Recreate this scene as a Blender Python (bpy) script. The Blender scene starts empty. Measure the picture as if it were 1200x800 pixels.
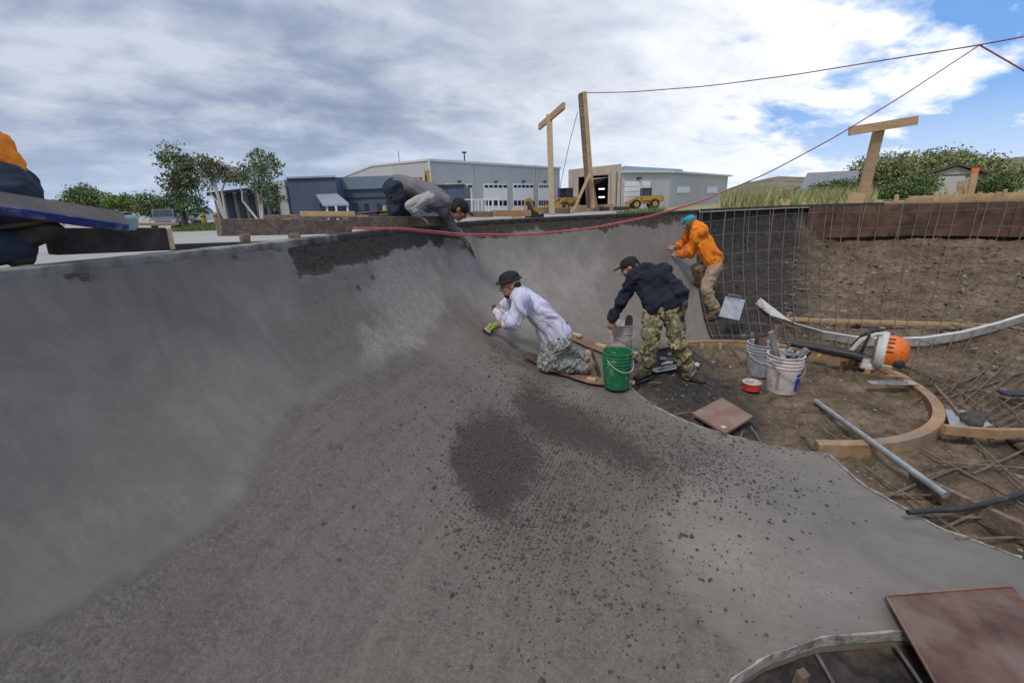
import bpy, bmesh, math, random
import numpy as np
from mathutils import Vector, Matrix, noise as mnoise
random.seed(7); rng = np.random.default_rng(7)
SC = bpy.context.scene; COL = SC.collection
PI = math.pi

# ------------------------------------------------------------------ camera
F = 530.0; PITCH = math.atan(160/530); ROLL = .032
c_f = np.array([0, math.cos(PITCH), -math.sin(PITCH)])
_r0 = np.array([1., 0, 0]); _u0 = np.cross(_r0, c_f)
c_r = _r0*math.cos(ROLL)-_u0*math.sin(ROLL); c_u = _u0*math.cos(ROLL)+_r0*math.sin(ROLL)
CAM = np.array([0, 0, .2])
cam = bpy.data.cameras.new('camera'); cam.sensor_width = 36; cam.lens = F/1200*36
cam.clip_start = .02; cam.clip_end = 20000
co = bpy.data.objects.new('camera', cam); COL.objects.link(co)
co.matrix_world = Matrix(((c_r[0], c_u[0], -c_f[0], CAM[0]), (c_r[1], c_u[1], -c_f[1], CAM[1]),
                          (c_r[2], c_u[2], -c_f[2], CAM[2]), (0, 0, 0, 1)))
SC.camera = co

# ------------------------------------------------------------------ light: sky with broken cloud, one soft sun
SUN_EL = math.radians(52); SUN_AZ = math.radians(215)      # azimuth clockwise from +Y
sun_dir = Vector((math.sin(SUN_AZ)*math.cos(SUN_EL), math.cos(SUN_AZ)*math.cos(SUN_EL), math.sin(SUN_EL)))
sl = bpy.data.lights.new('sun', 'SUN'); sl.energy = 1.6; sl.angle = math.radians(11); sl.color = (1, .96, .9)
so = bpy.data.objects.new('sun', sl); COL.objects.link(so)
so.rotation_euler = (-sun_dir).to_track_quat('-Z', 'Y').to_euler()
SC.view_settings.view_transform = 'Standard'; SC.view_settings.look = 'None'
SC.view_settings.exposure = .30; SC.view_settings.gamma = 1; SC.view_settings.use_curve_mapping = False

def N(nt, typ, **kw):
    n = nt.nodes.new(typ)
    for k, v in kw.items():
        if k.startswith('i_'):
            key = k[2:]; key = int(key) if key.isdigit() else key.replace('_', ' ')
            n.inputs[key].default_value = v
        else: setattr(n, k, v)
    return n
def ramp(nt, fac, stops, interp='LINEAR'):
    r = N(nt, 'ShaderNodeValToRGB'); r.color_ramp.interpolation = interp
    e = r.color_ramp.elements
    while len(e) < len(stops): e.new(.5)
    for el, (p, c) in zip(e, stops):
        el.position = p; el.color = tuple(c)+(1,) if hasattr(c, '__len__') else (c, c, c, 1)
    nt.links.new(fac, r.inputs[0]); return r.outputs[0]
def mixc(nt, fac, a, b, mode='MIX'):
    m = N(nt, 'ShaderNodeMix', data_type='RGBA', blend_type=mode)
    for s, v in ((m.inputs[0], fac), (m.inputs[6], a), (m.inputs[7], b)):
        if isinstance(v, bpy.types.NodeSocket): nt.links.new(v, s)
        else: s.default_value = (tuple(v)+(1,) if len(v) == 3 else v) if hasattr(v, '__len__') else v
    return m.outputs[2]
def math_(nt, op, a, b=None, c=None, clamp=False):
    m = N(nt, 'ShaderNodeMath', operation=op, use_clamp=clamp)
    for i, v in enumerate((a, b, c)):
        if v is None: continue
        if isinstance(v, bpy.types.NodeSocket): nt.links.new(v, m.inputs[i])
        else: m.inputs[i].default_value = v
    return m.outputs[0]
def noise_(nt, vec, scale, detail=4, rough=.55, dist=0, out='Fac'):
    n = N(nt, 'ShaderNodeTexNoise'); n.inputs['Scale'].default_value = scale; n.inputs['Detail'].default_value = detail
    n.inputs['Roughness'].default_value = rough; n.inputs['Distortion'].default_value = dist
    if vec is not None: nt.links.new(vec, n.inputs['Vector'])
    return n.outputs[out]
def mapping(nt, vec, sc=(1, 1, 1), loc=(0, 0, 0), rot=(0, 0, 0)):
    m = N(nt, 'ShaderNodeMapping'); m.inputs['Scale'].default_value = sc; m.inputs['Location'].default_value = loc
    m.inputs['Rotation'].default_value = rot; nt.links.new(vec, m.inputs['Vector']); return m.outputs[0]

W = bpy.data.worlds.new('World'); SC.world = W; W.use_nodes = True
nt = W.node_tree; bg = nt.nodes['Background']
sky = N(nt, 'ShaderNodeTexSky', sky_type='NISHITA'); sky.sun_disc = False
sky.sun_elevation = SUN_EL; sky.sun_rotation = SUN_AZ
geo = N(nt, 'ShaderNodeTexCoord').outputs['Generated']
sep = N(nt, 'ShaderNodeSeparateXYZ'); nt.links.new(geo, sep.inputs[0])
zc = math_(nt, 'MAXIMUM', sep.outputs[2], 0.0)
den = math_(nt, 'ADD', zc, .27)
cx = math_(nt, 'DIVIDE', sep.outputs[0], den); cy = math_(nt, 'DIVIDE', sep.outputs[1], den)
cmb = N(nt, 'ShaderNodeCombineXYZ'); nt.links.new(cx, cmb.inputs[0]); nt.links.new(cy, cmb.inputs[1])
plane = cmb.outputs[0]
warm = mapping(nt, plane, (1, 1, 1), (3.1, .4, 0), (0, 0, math.radians(-25)))
n1 = noise_(nt, mapping(nt, warm, (.8, 1.05, 1)), 1.7, 10, .60, .2)
n2 = noise_(nt, mapping(nt, warm, (.9, 1.2, 1), (7, 2, 0)), 3.3, 10, .60, .25)
n3 = noise_(nt, mapping(nt, warm, (1, 1, 1), (1, 9, 0)), 1.3, 5, .5, .3)
# the thick grey bank lies to the west, the blue breaks lie to the east
east = math_(nt, 'ADD', math_(nt, 'MULTIPLY', sep.outputs[0], .85), math_(nt, 'MULTIPLY', sep.outputs[1], .12))
eastf = N(nt, 'ShaderNodeMapRange'); nt.links.new(east, eastf.inputs[0])
eastf.inputs[1].default_value = -.1; eastf.inputs[2].default_value = .66; ef = eastf.outputs[0]
brk = N(nt, 'ShaderNodeMapRange'); nt.links.new(east, brk.inputs[0])
brk.inputs[1].default_value = .34; brk.inputs[2].default_value = .68
cov = math_(nt, 'SUBTRACT', math_(nt, 'ADD', math_(nt, 'MULTIPLY', n1, .6), math_(nt, 'MULTIPLY', n2, .5)), math_(nt, 'MULTIPLY_ADD', brk.outputs[0], .275, -.085))
cover = ramp(nt, cov, [(.385, 0), (.50, 1)])
grey = ramp(nt, math_(nt, 'ADD', math_(nt, 'MULTIPLY', math_(nt, 'ADD', math_(nt, 'MULTIPLY', n2, .6), math_(nt, 'MULTIPLY', n1, .4)), .62), math_(nt, 'MULTIPLY', n3, .38)),
            [(.38, (1.85, 2.35, 3.45)), (.48, (2.7, 3.25, 4.45)), (.60, (5.0, 5.5, 6.4))])
white = ramp(nt, n2, [(.3, (7.0, 7.6, 8.6)), (.5, (9.4, 9.6, 9.9)), (.7, (10.8, 10.8, 10.8))])
cl = mixc(nt, ef, grey, white)
blue = mixc(nt, .80, sky.outputs[0], (1.35, 3.35, 7.3))
hor = N(nt, 'ShaderNodeMapRange'); nt.links.new(sep.outputs[2], hor.inputs[0])
hor.inputs[1].default_value = 0; hor.inputs[2].default_value = .16; hor.inputs[3].default_value = .6; hor.inputs[4].default_value = 0
c0 = mixc(nt, cover, blue, cl)
c1 = mixc(nt, hor.outputs[0], c0, mixc(nt, ef, (4.2, 5.3, 7.0), (8.2, 8.8, 9.6)))
nt.links.new(c1, bg.inputs[0]); bg.inputs[1].default_value = .1

# ------------------------------------------------------------------ points from sight lines, noise
def ray(px, py): return c_f + c_r*(px-600)/F + c_u*(400-py)/F
def atz(px, py, z): d = ray(px, py); return CAM + d*((z-CAM[2])/d[2])
def aty(px, py, y): d = ray(px, py); return CAM + d*(y/d[1])
def topx(p):
    d = np.asarray(p)-CAM; w = d@c_f; w = np.where(np.abs(w) < 1e-4, 1e-4, w)
    return 600+F*(d@c_r)/w, 400-F*(d@c_u)/w, w
def vnoise(p):
    p = np.asarray(p, float); i = np.floor(p).astype(np.int64); f = p-i; f = f*f*(3-2*f)
    def h(dx, dy, dz):
        n = (i[:, 0]+dx)*374761393+(i[:, 1]+dy)*668265263+(i[:, 2]+dz)*2147483647
        n = (n ^ (n >> 13))*1274126177; n = n ^ (n >> 16)
        return (n & 0xffff)/65535.0
    r = 0
    for dx in (0, 1):
        for dy in (0, 1):
            for dz in (0, 1):
                r = r+h(dx, dy, dz)*(f[:, 0] if dx else 1-f[:, 0])*(f[:, 1] if dy else 1-f[:, 1])*(f[:, 2] if dz else 1-f[:, 2])
    return r
def fbm(p, o=4, g=.5):
    p = np.asarray(p, float); a = 1; s = 0; t = 0
    for k in range(o):
        s = s+a*vnoise(p*2**k+17.3*k); t += a; a *= g
    return s/t

# ------------------------------------------------------------------ materials
MAT = {}
def pmat(name, c1, c2=None, scale=6, rough=.75, bump=.15, bscale=None, stretch=(1, 1, 1), metal=0, spec=.35, lo=.35, hi=.65,
         dirt=None, dscale=3, dlo=.5, dhi=.7, island=0, detail=6, sub=0, alpha=None):
    m = bpy.data.materials.new(name); m.use_nodes = True; t = m.node_tree; b = t.nodes['Principled BSDF']
    b.inputs['Roughness'].default_value = rough; b.inputs['Metallic'].default_value = metal
    b.inputs['Specular IOR Level'].default_value = spec
    v = mapping(t, N(t, 'ShaderNodeTexCoord').outputs['Object'], stretch)
    c2 = c2 or tuple(x*.72 for x in c1)
    col = ramp(t, noise_(t, v, scale, detail, .62, .3), [(lo, c2), (hi, c1)])
    if dirt: col = mixc(t, ramp(t, noise_(t, v, dscale, 7, .65, .2), [(dlo, 0), (dhi, 1)]), col, dirt)
    if island:
        ri = N(t, 'ShaderNodeNewGeometry').outputs['Random Per Island']
        hs = N(t, 'ShaderNodeHueSaturation'); t.links.new(col, hs.inputs['Color'])
        t.links.new(math_(t, 'MULTIPLY_ADD', ri, island, 1-island*.55), hs.inputs['Value'])
        t.links.new(math_(t, 'MULTIPLY_ADD', ri, -.05, .525), hs.inputs['Hue']); col = hs.outputs[0]
    t.links.new(col, b.inputs['Base Color'])
    if bump:
        bp = N(t, 'ShaderNodeBump'); bp.inputs['Strength'].default_value = bump; bp.inputs['Distance'].default_value = .02
        t.links.new(noise_(t, v, bscale or scale*4, 6, .6), bp.inputs['Height']); t.links.new(bp.outputs[0], b.inputs['Normal'])
    MAT[name] = m; return m

# ------------------------------------------------------------------ mesh builders
def link(o, parent=None):
    COL.objects.link(o)
    if parent is not None: o.parent = parent
    return o
def mkmesh(name, v, f, m, smooth=False):
    me = bpy.data.meshes.new(name); me.from_pydata([tuple(map(float, q)) for q in v], [], f)
    ms = m if isinstance(m, (list, tuple)) else [m]
    for x in ms: me.materials.append(MAT[x] if isinstance(x, str) else x)
    if smooth: me.polygons.foreach_set('use_smooth', [True]*len(me.polygons))
    me.update(); return me
def tag(o, label=None, cat=None, group=None, kind=None):
    for k, v in (('label', label), ('category', cat), ('group', group), ('kind', kind)):
        if v: o[k] = v
    return o
def thing(name, label, cat, loc=(0, 0, 0), rot=0, group=None):
    o = bpy.data.objects.new(name, None); o.empty_display_size = .1
    o.location = tuple(map(float, loc)); o.rotation_euler = (0, 0, rot) if not hasattr(rot, '__len__') else rot
    link(o); o['_'] = 1; del o['_']
    return tag(o, label, cat, group)
def rmat(rot): 
    from mathutils import Euler
    return np.array(Euler(rot).to_matrix())
def frame(d, up=(0, 0, 1)):
    d = np.asarray(d, float); d = d/np.linalg.norm(d); u = np.asarray(up, float)
    if abs(d@u) > .98: u = np.array([0, 1., 0]) if abs(d[1]) < .9 else np.array([1., 0, 0])
    s = np.cross(d, u); s /= np.linalg.norm(s); return d, s, np.cross(s, d)
class MB:
    def __init__(s): s.v = []; s.f = []; s.mi = []; s.m = 0
    def add(s, v, f):
        b = len(s.v); s.v += [np.asarray(q, float) for q in v]; s.f += [tuple(b+i for i in q) for q in f]; s.mi += [s.m]*len(f); return s
    def box(s, c, size, rot=(0, 0, 0), bev=0, M=None):
        R = rmat(rot) if M is None else np.asarray(M); h = np.array(size)/2.
        if bev:
            bm = bmesh.new(); bmesh.ops.create_cube(bm, size=1)
            for q in bm.verts: q.co = Vector((q.co.x*size[0], q.co.y*size[1], q.co.z*size[2]))
            bmesh.ops.bevel(bm, geom=bm.edges[:], offset=bev, segments=2 if bev > .02 else 1, affect='EDGES')
            bm.verts.ensure_lookup_table(); 
            v = [R@np.array(q.co)+np.array(c) for q in bm.verts]; f = [[w.index for w in p.verts] for p in bm.faces]; bm.free()
            return s.add(v, f)
        v = [R@(h*np.array(k))+np.array(c) for k in ((-1,-1,-1),(1,-1,-1),(1,1,-1),(-1,1,-1),(-1,-1,1),(1,-1,1),(1,1,1),(-1,1,1))]
        return s.add(v, [(3,2,1,0),(4,5,6,7),(0,1,5,4),(1,2,6,5),(2,3,7,6),(3,0,4,7)])
    def beam(s, a, b, w, h, up=(0, 0, 1), bev=.004, roll=0):
        a = np.asarray(a, float); b = np.asarray(b, float); d, sd, u = frame(b-a, up)
        if roll:
            c, q = math.cos(roll), math.sin(roll); sd, u = sd*c+u*q, u*c-sd*q
        return s.box((a+b)/2, (np.linalg.norm(b-a), w, h), bev=bev, M=np.stack([d, -sd, u], 1))
    def tube(s, pts, r, n=8, cap=True):
        pts = [np.asarray(p, float) for p in pts]; rs = r if hasattr(r, '__len__') else [r]*len(pts)
        v = []; up = (0, 0, 1); L = len(pts)
        prev = None
        for i, p in enumerate(pts):
            d = pts[min(i+1, L-1)]-pts[max(i-1, 0)]; d, sd, u = frame(d)
            if prev is not None:
                sd = prev-d*(prev@d); nn = np.linalg.norm(sd)
                sd = sd/nn if nn > 1e-6 else prev; u = np.cross(sd, d)
            prev = sd
            for k in range(n):
                a = 2*PI*k/n; v.append(p+(sd*math.cos(a)+u*math.sin(a))*rs[i])
        f = [(i*n+k, i*n+(k+1) % n, (i+1)*n+(k+1) % n, (i+1)*n+k) for i in range(L-1) for k in range(n)]
        if cap: f += [tuple(range(n-1, -1, -1)), tuple(range((L-1)*n, L*n))]
        return s.add(v, f)
    def lathe(s, prof, n=20, c=(0, 0, 0), M=None, cap=False):
        M = np.eye(3) if M is None else M; v = []; L = len(prof)
        for r, z in prof:
            for k in range(n):
                a = 2*PI*k/n; v.append(M@np.array([r*math.cos(a), r*math.sin(a), z])+np.array(c))
        f = [(i*n+k, i*n+(k+1) % n, (i+1)*n+(k+1) % n, (i+1)*n+k) for i in range(L-1) for k in range(n)]
        if cap: f += [tuple(range(n-1, -1, -1)), tuple(range((L-1)*n, L*n))]
        return s.add(v, f)
    def poly(s, pts, n, th):            # flat outline given thickness along n
        pts = [np.asarray(p, float) for p in pts]; n = np.asarray(n, float)*th; L = len(pts)
        return s.add(pts+[p+n for p in pts], [tuple(range(L-1, -1, -1)), tuple(range(L, 2*L))]+[(i, (i+1) % L, L+(i+1) % L, L+i) for i in range(L)])
    def sphere(s, c, r, n=10, M=None):
        r = np.array(r if hasattr(r, '__len__') else (r, r, r)); M = np.eye(3) if M is None else M; v = []; f = []
        for i in range(n+1):
            t = PI*i/n
            for k in range(2*n):
                a = PI*k/n; v.append(M@(r*np.array([math.sin(t)*math.cos(a), math.sin(t)*math.sin(a), math.cos(t)]))+np.array(c))
        for i in range(n):
            for k in range(2*n):
                q = (i*2*n+k, (i+1)*2*n+k, (i+1)*2*n+(k+1) % (2*n), i*2*n+(k+1) % (2*n)); f.append(q)
        return s.add(v, f)
    def build(s, name, m, parent=None, smooth=False, world=True):
        v = np.array(s.v)
        if parent is not None and world:
            Mi = np.array((parent.matrix_basis if parent.parent is None else parent.parent.matrix_basis @ parent.matrix_basis).inverted())
            v = v@Mi[:3, :3].T+Mi[:3, 3]
        me = mkmesh(name, v, s.f, m, smooth)
        if isinstance(m, (list, tuple)): me.polygons.foreach_set('material_index', s.mi)
        bm = bmesh.new(); bm.from_mesh(me); bmesh.ops.recalc_face_normals(bm, faces=bm.faces); bm.to_mesh(me); bm.free()
        if smooth:
            me.set_sharp_from_angle(angle=math.radians(40))
        return link(bpy.data.objects.new(name, me), parent)
def solo(mb, name, m, label, cat, loc=None, group=None, smooth=False, kind=None):   # a thing that is one mesh, origin at its base
    v = np.array(mb.v)
    if loc is None: loc = np.array([(v[:, 0].min()+v[:, 0].max())/2, (v[:, 1].min()+v[:, 1].max())/2, v[:, 2].min()])
    mb.v = list(v-np.array(loc)); o = mb.build(name, m, None, smooth); o.location = tuple(map(float, loc)); return tag(o, label, cat, group, kind)
def dup(root, loc=None, rot=None, label=None, group=None, scale=None):
    r = root.copy(); COL.objects.link(r)
    if loc is not None: r.location = tuple(map(float, loc))
    if rot is not None: r.rotation_euler = (0, 0, rot) if not hasattr(rot, '__len__') else rot
    if scale: r.scale = (scale,)*3
    if label: r['label'] = label
    if group: r['group'] = group
    for ch in list(root.children):
        c = ch.copy(); COL.objects.link(c); c.parent = r
        for g in list(ch.children):
            d = g.copy(); COL.objects.link(d); d.parent = c
    return r
def struct(o): o['kind'] = 'structure'; return o

# ------------------------------------------------------------------ the bowl: rim P, foot of the curve Q, edge of the pour E
BZ = -1.7
LOOP = [((-1.6,-3.0),(.6,-1.6)), ((-2.1,-1.5),(.1,-1.0)), ((-2.25,0),(-.05,-.1)), ((-2.2,1.0),(-.05,.8)), ((-2.12,1.91),(.1,1.5)), ((-1.87,2.55),(.35,2.15)),
        ((-1.65,3.03),(.6,2.7)), ((-1.43,3.97),(.9,3.5)), ((-1.09,5.14),(1.14,4.2)), ((-.81,5.87),(1.2,4.55)), ((-.42,6.44),(1.28,4.9)),
        ((.31,6.86),(1.5,5.3)), ((1.43,7.51),(1.9,5.72)), ((3.17,8.45),(2.65,6.0)), ((4.3,9.1),(3.1,5.95)), ((5.45,9.6),(3.55,5.7)), ((7.1,9.75),(3.95,5.1)),
        ((8.7,9.45),(4.15,4.5)), ((9.8,8.5),(4.2,4.0)), ((10.7,6.5),(4.0,3.4)), ((11,4),(3.7,2.8)), ((10.8,1.5),(3.6,1.8)), ((9.5,-1.2),(3.5,.6)), ((6,-3.6),(3.2,-.8)), ((2,-4.3),(2,-1.6))]
EDGE = {0:(.8,-.8), 1:(.4,-.3), 2:(.3,.3), 3:(.6,1.17), 4:(1.06,1.47), 5:(1.75,1.58), 6:(2.62,2.1), 7:(1.78,3.38), 8:(1.30,4.05), 9:(1.225,4.55), 10:(1.30,4.91), 11:(1.52,5.31), 12:(1.92,5.73), 13:(2.67,6.01)}
NS = 900
def smooth_closed(a, w):
    k = np.hanning(2*w+3); k /= k.sum(); L = len(a)
    return np.stack([np.convolve(np.concatenate([a[-w-1:, i], a[:, i], a[:w+1, i]]), k, 'valid') for i in range(a.shape[1])], 1)
_P = np.array([p for p, q in LOOP]); _Q = np.array([q for p, q in LOOP]); nL = len(LOOP)
_d = np.linalg.norm(np.roll(_P, -1, 0)-_P, axis=1); S_K = np.concatenate([[0], np.cumsum(_d)]); SL = S_K[-1]
ss = np.arange(NS)*SL/NS
def itp(A): return np.stack([np.interp(ss, S_K, np.append(A[:, i], A[0, i])) for i in (0, 1)], 1)
PS = smooth_closed(itp(_P), 16); QS = smooth_closed(itp(_Q), 16)
def SP(s): s = (s % SL)/SL*NS; i = int(s) % NS; f = s-int(s); return PS[i]*(1-f)+PS[(i+1) % NS]*f
def SQ(s): s = (s % SL)/SL*NS; i = int(s) % NS; f = s-int(s); return QS[i]*(1-f)+QS[(i+1) % NS]*f
TH0 = math.radians(78)
def prof(a):
    t = TH0*(1-a); return (math.sin(TH0)-np.sin(t))/math.sin(TH0), (np.cos(t)-math.cos(TH0))/(1-math.cos(TH0))
def wall(s, a, off=0):
    p = SP(s); q = SQ(s); f, d = prof(a); pt = np.array([*(p+(q-p)*f), BZ*d])
    if off:
        f2, d2 = prof(a+.01); f1, d1 = prof(a-.01); t = np.array([*((q-p)*(f2-f1)), BZ*(d2-d1)]); t /= np.linalg.norm(t)
        h = np.array([*(q-p), 0]); h /= np.linalg.norm(h); n = np.cross(np.cross(t, h), t); nn = np.linalg.norm(n)
        up = np.array([0, 0, 1.]); n = h*(-t[2])+up*(t@h); n /= np.linalg.norm(n); pt = pt+n*off
    return pt
# where along the rim a sight line meets it
def s_at(px):
    best = min(range(NS), key=lambda i: abs(topx((*PS[i], 0))[0]-px)+(1e4 if topx((*PS[i], 0))[2] < .3 else 0)); return ss[best]
S_END = s_at(817)

def polydist(px, py, pts):
    x = px.ravel(); y = py.ravel(); P = np.array(pts, float); ins = np.zeros(x.shape, bool); dm = np.full(x.shape, 1e9)
    for i in range(len(P)):
        a, b = P[i], P[(i+1) % len(P)]; ex, ey = b-a
        t = np.clip(((x-a[0])*ex+(y-a[1])*ey)/(ex*ex+ey*ey), 0, 1)
        dm = np.minimum(dm, np.hypot(x-a[0]-t*ex, y-a[1]-t*ey))
        c = ((a[1] > y) != (b[1] > y)) & (x < (b[0]-a[0])*(y-a[1])/((b[1]-a[1]) if b[1] != a[1] else 1e-9)+a[0]); ins ^= c
    return np.where(ins, dm, -dm).reshape(px.shape)
def U_(v): v = np.asarray(v, float); return v/np.linalg.norm(v)
def sstep(x, a, b): t = np.clip((x-a)/(b-a), 0, 1); return t*t*(3-2*t)

# ------------------------------------------------------------------ setting: fresh concrete
def concrete_mat():
    m = bpy.data.materials.new('fresh_concrete'); m.use_nodes = True; t = m.node_tree; b = t.nodes['Principled BSDF']
    ob = N(t, 'ShaderNodeTexCoord').outputs['Object']
    za = N(t, 'ShaderNodeAttribute', attribute_name='zone'); sp = N(t, 'ShaderNodeSeparateColor'); t.links.new(za.outputs['Color'], sp.inputs[0])
    st = N(t, 'ShaderNodeAttribute', attribute_name='st').outputs['Vector']
    rough_, dark_, light_ = sp.outputs[0], sp.outputs[1], sp.outputs[2]
    fine = noise_(t, ob, 105, 6, .75); grit = noise_(t, ob, 48, 5, .7); mid = noise_(t, ob, 13, 7, .66, .5); big = noise_(t, ob, 1.9, 7, .62, .6)
    sweep = noise_(t, mapping(t, st, (3.2, .9, 1)), 1.6, 8, .66, 1.6)
    arcs = noise_(t, mapping(t, st, (1, 1, 1), (4, 2, 0)), 1.3, 3, .5, 5.5)
    tone = math_(t, 'ADD', math_(t, 'ADD', math_(t, 'MULTIPLY', big, .42), math_(t, 'MULTIPLY', sweep, .36)), math_(t, 'ADD', math_(t, 'MULTIPLY', mid, .12), math_(t, 'MULTIPLY', arcs, .14)))
    smooth = ramp(t, tone, [(.38, (.135, .119, .100)), (.52, (.172, .152, .128)), (.66, (.222, .198, .168))])
    smooth = mixc(t, ramp(t, fine, [(.33, .22), (.5, 0)]), smooth, (.085, .078, .071))
    vo = N(t, 'ShaderNodeTexVoronoi', feature='F1'); vo.inputs['Scale'].default_value = 80; t.links.new(ob, vo.inputs['Vector'])
    speck = ramp(t, math_(t, 'ADD', math_(t, 'MULTIPLY', fine, .55), math_(t, 'MULTIPLY', grit, .45)), [(.32, (.055, .047, .040)), (.5, (.142, .123, .105)), (.66, (.240, .210, .182))])
    rg = mixc(t, ramp(t, vo.outputs['Distance'], [(.08, .45), (.30, 0)]), speck, (.055, .047, .042))
    rg = mixc(t, math_(t, 'MULTIPLY', ramp(t, tone, [(.42, 0), (.60, 1)]), .5), rg, (.175, .147, .121))
    rg = mixc(t, math_(t, 'MULTIPLY', ramp(t, mid, [(.30, 1), (.46, 0)]), .45), rg, (.062, .051, .042))
    stk = noise_(t, mapping(t, st, (.55, 7, 1), (2, 5, 0)), 1.5, 6, .6, .5)
    rg = mixc(t, math_(t, 'MULTIPLY', ramp(t, stk, [(.34, 1), (.50, 0)]), .22), rg, (.072, .062, .053)); rg = mixc(t, math_(t, 'MULTIPLY', ramp(t, stk, [(.54, 0), (.68, 1)]), .35), rg, (.20, .172, .145))
    fz = mixc(t, .35, ramp(t, math_(t, 'ADD', math_(t, 'MULTIPLY', fine, .5), math_(t, 'MULTIPLY', grit, .5)), [(.36, (.022, .017, .014)), (.52, (.070, .056, .045)), (.66, (.15, .122, .099))]), (.058, .047, .038))
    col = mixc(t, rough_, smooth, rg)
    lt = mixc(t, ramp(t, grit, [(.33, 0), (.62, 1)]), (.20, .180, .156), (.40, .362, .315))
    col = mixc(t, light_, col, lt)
    dk = ramp(t, math_(t, 'ADD', math_(t, 'MULTIPLY', dark_, 1.15), math_(t, 'ADD', math_(t, 'MULTIPLY', math_(t, 'SUBTRACT', math_(t, 'ADD', math_(t, 'MULTIPLY', grit, .6), math_(t, 'MULTIPLY', fine, .4)), .5), 2.4), math_(t, 'MULTIPLY', math_(t, 'SUBTRACT', mid, .5), .8))), [(.50, 0), (.68, 1)])
    dk = math_(t, 'MULTIPLY', dk, ramp(t, dark_, [(.03, 0), (.15, 1)]))
    col = mixc(t, dk, col, fz)
    t.links.new(col, b.inputs['Base Color'])
    t.links.new(mixc(t, rough_, mixc(t, big, (.30, .30, .30), (.62, .62, .62)), (.78, .78, .78)), b.inputs['Roughness'])
    b.inputs['Specular IOR Level'].default_value = .32
    # trowel marks on the smooth areas, open grain on the rough ones
    h = math_(t, 'ADD', math_(t, 'MULTIPLY', grit, math_(t, 'MULTIPLY_ADD', rough_, .42, .03)), math_(t, 'MULTIPLY', mid, math_(t, 'MULTIPLY_ADD', rough_, .5, .06)))
    h = math_(t, 'ADD', h, math_(t, 'MULTIPLY', dk, .35))
    h = math_(t, 'ADD', h, math_(t, 'MULTIPLY', sweep, .55)); h = math_(t, 'ADD', h, math_(t, 'MULTIPLY', math_(t, 'MULTIPLY', stk, rough_), .5))
    bp = N(t, 'ShaderNodeBump'); bp.inputs['Strength'].default_value = .55; bp.inputs['Distance'].default_value = .022
    t.links.new(h, bp.inputs['Height']); t.links.new(bp.outputs[0], b.inputs['Normal'])
    MAT['concrete'] = m
concrete_mat()

EK = [(0, (.8, -.8)), (1, (.4, -.3)), (2, (.3, .3)), (3, (.6, 1.15)), (3.6, (.86, 1.38)), (4, (1.06, 1.47)), (4.4, (1.33, 1.54)), (4.8, (1.69, 1.565)), (5.1, (2.1, 1.5)),
      (5.35, (2.95, 1.42)), (5.65, (2.71, 1.95)), (5.85, (2.47, 2.2)), (6.1, (2.34, 2.63)), (6.3, (2.385, 3.03)), (6.65, (2.05, 3.16)), (7, (1.78, 3.36)), (7.5, (1.5, 3.66)),
      (8, (1.31, 4.05)), (9, (1.225, 4.55)), (10, (1.30, 4.91)), (11, (1.52, 5.31)), (12, (1.92, 5.73)), (13, (2.67, 6.01)), (13.4, (2.8, 6.0))]
ek_s = np.array([np.interp(k, np.arange(nL+1), S_K) for k, _ in EK]); ek_p = np.array([p for _, p in EK])
def hip(x, y): return .13*np.exp(-((x-1.25)**2/.5+(y-2.35)**2/.32)) - .0
def SE(s): return np.stack([np.interp(s, ek_s, ek_p[:, i]) for i in (0, 1)], -1)
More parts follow.
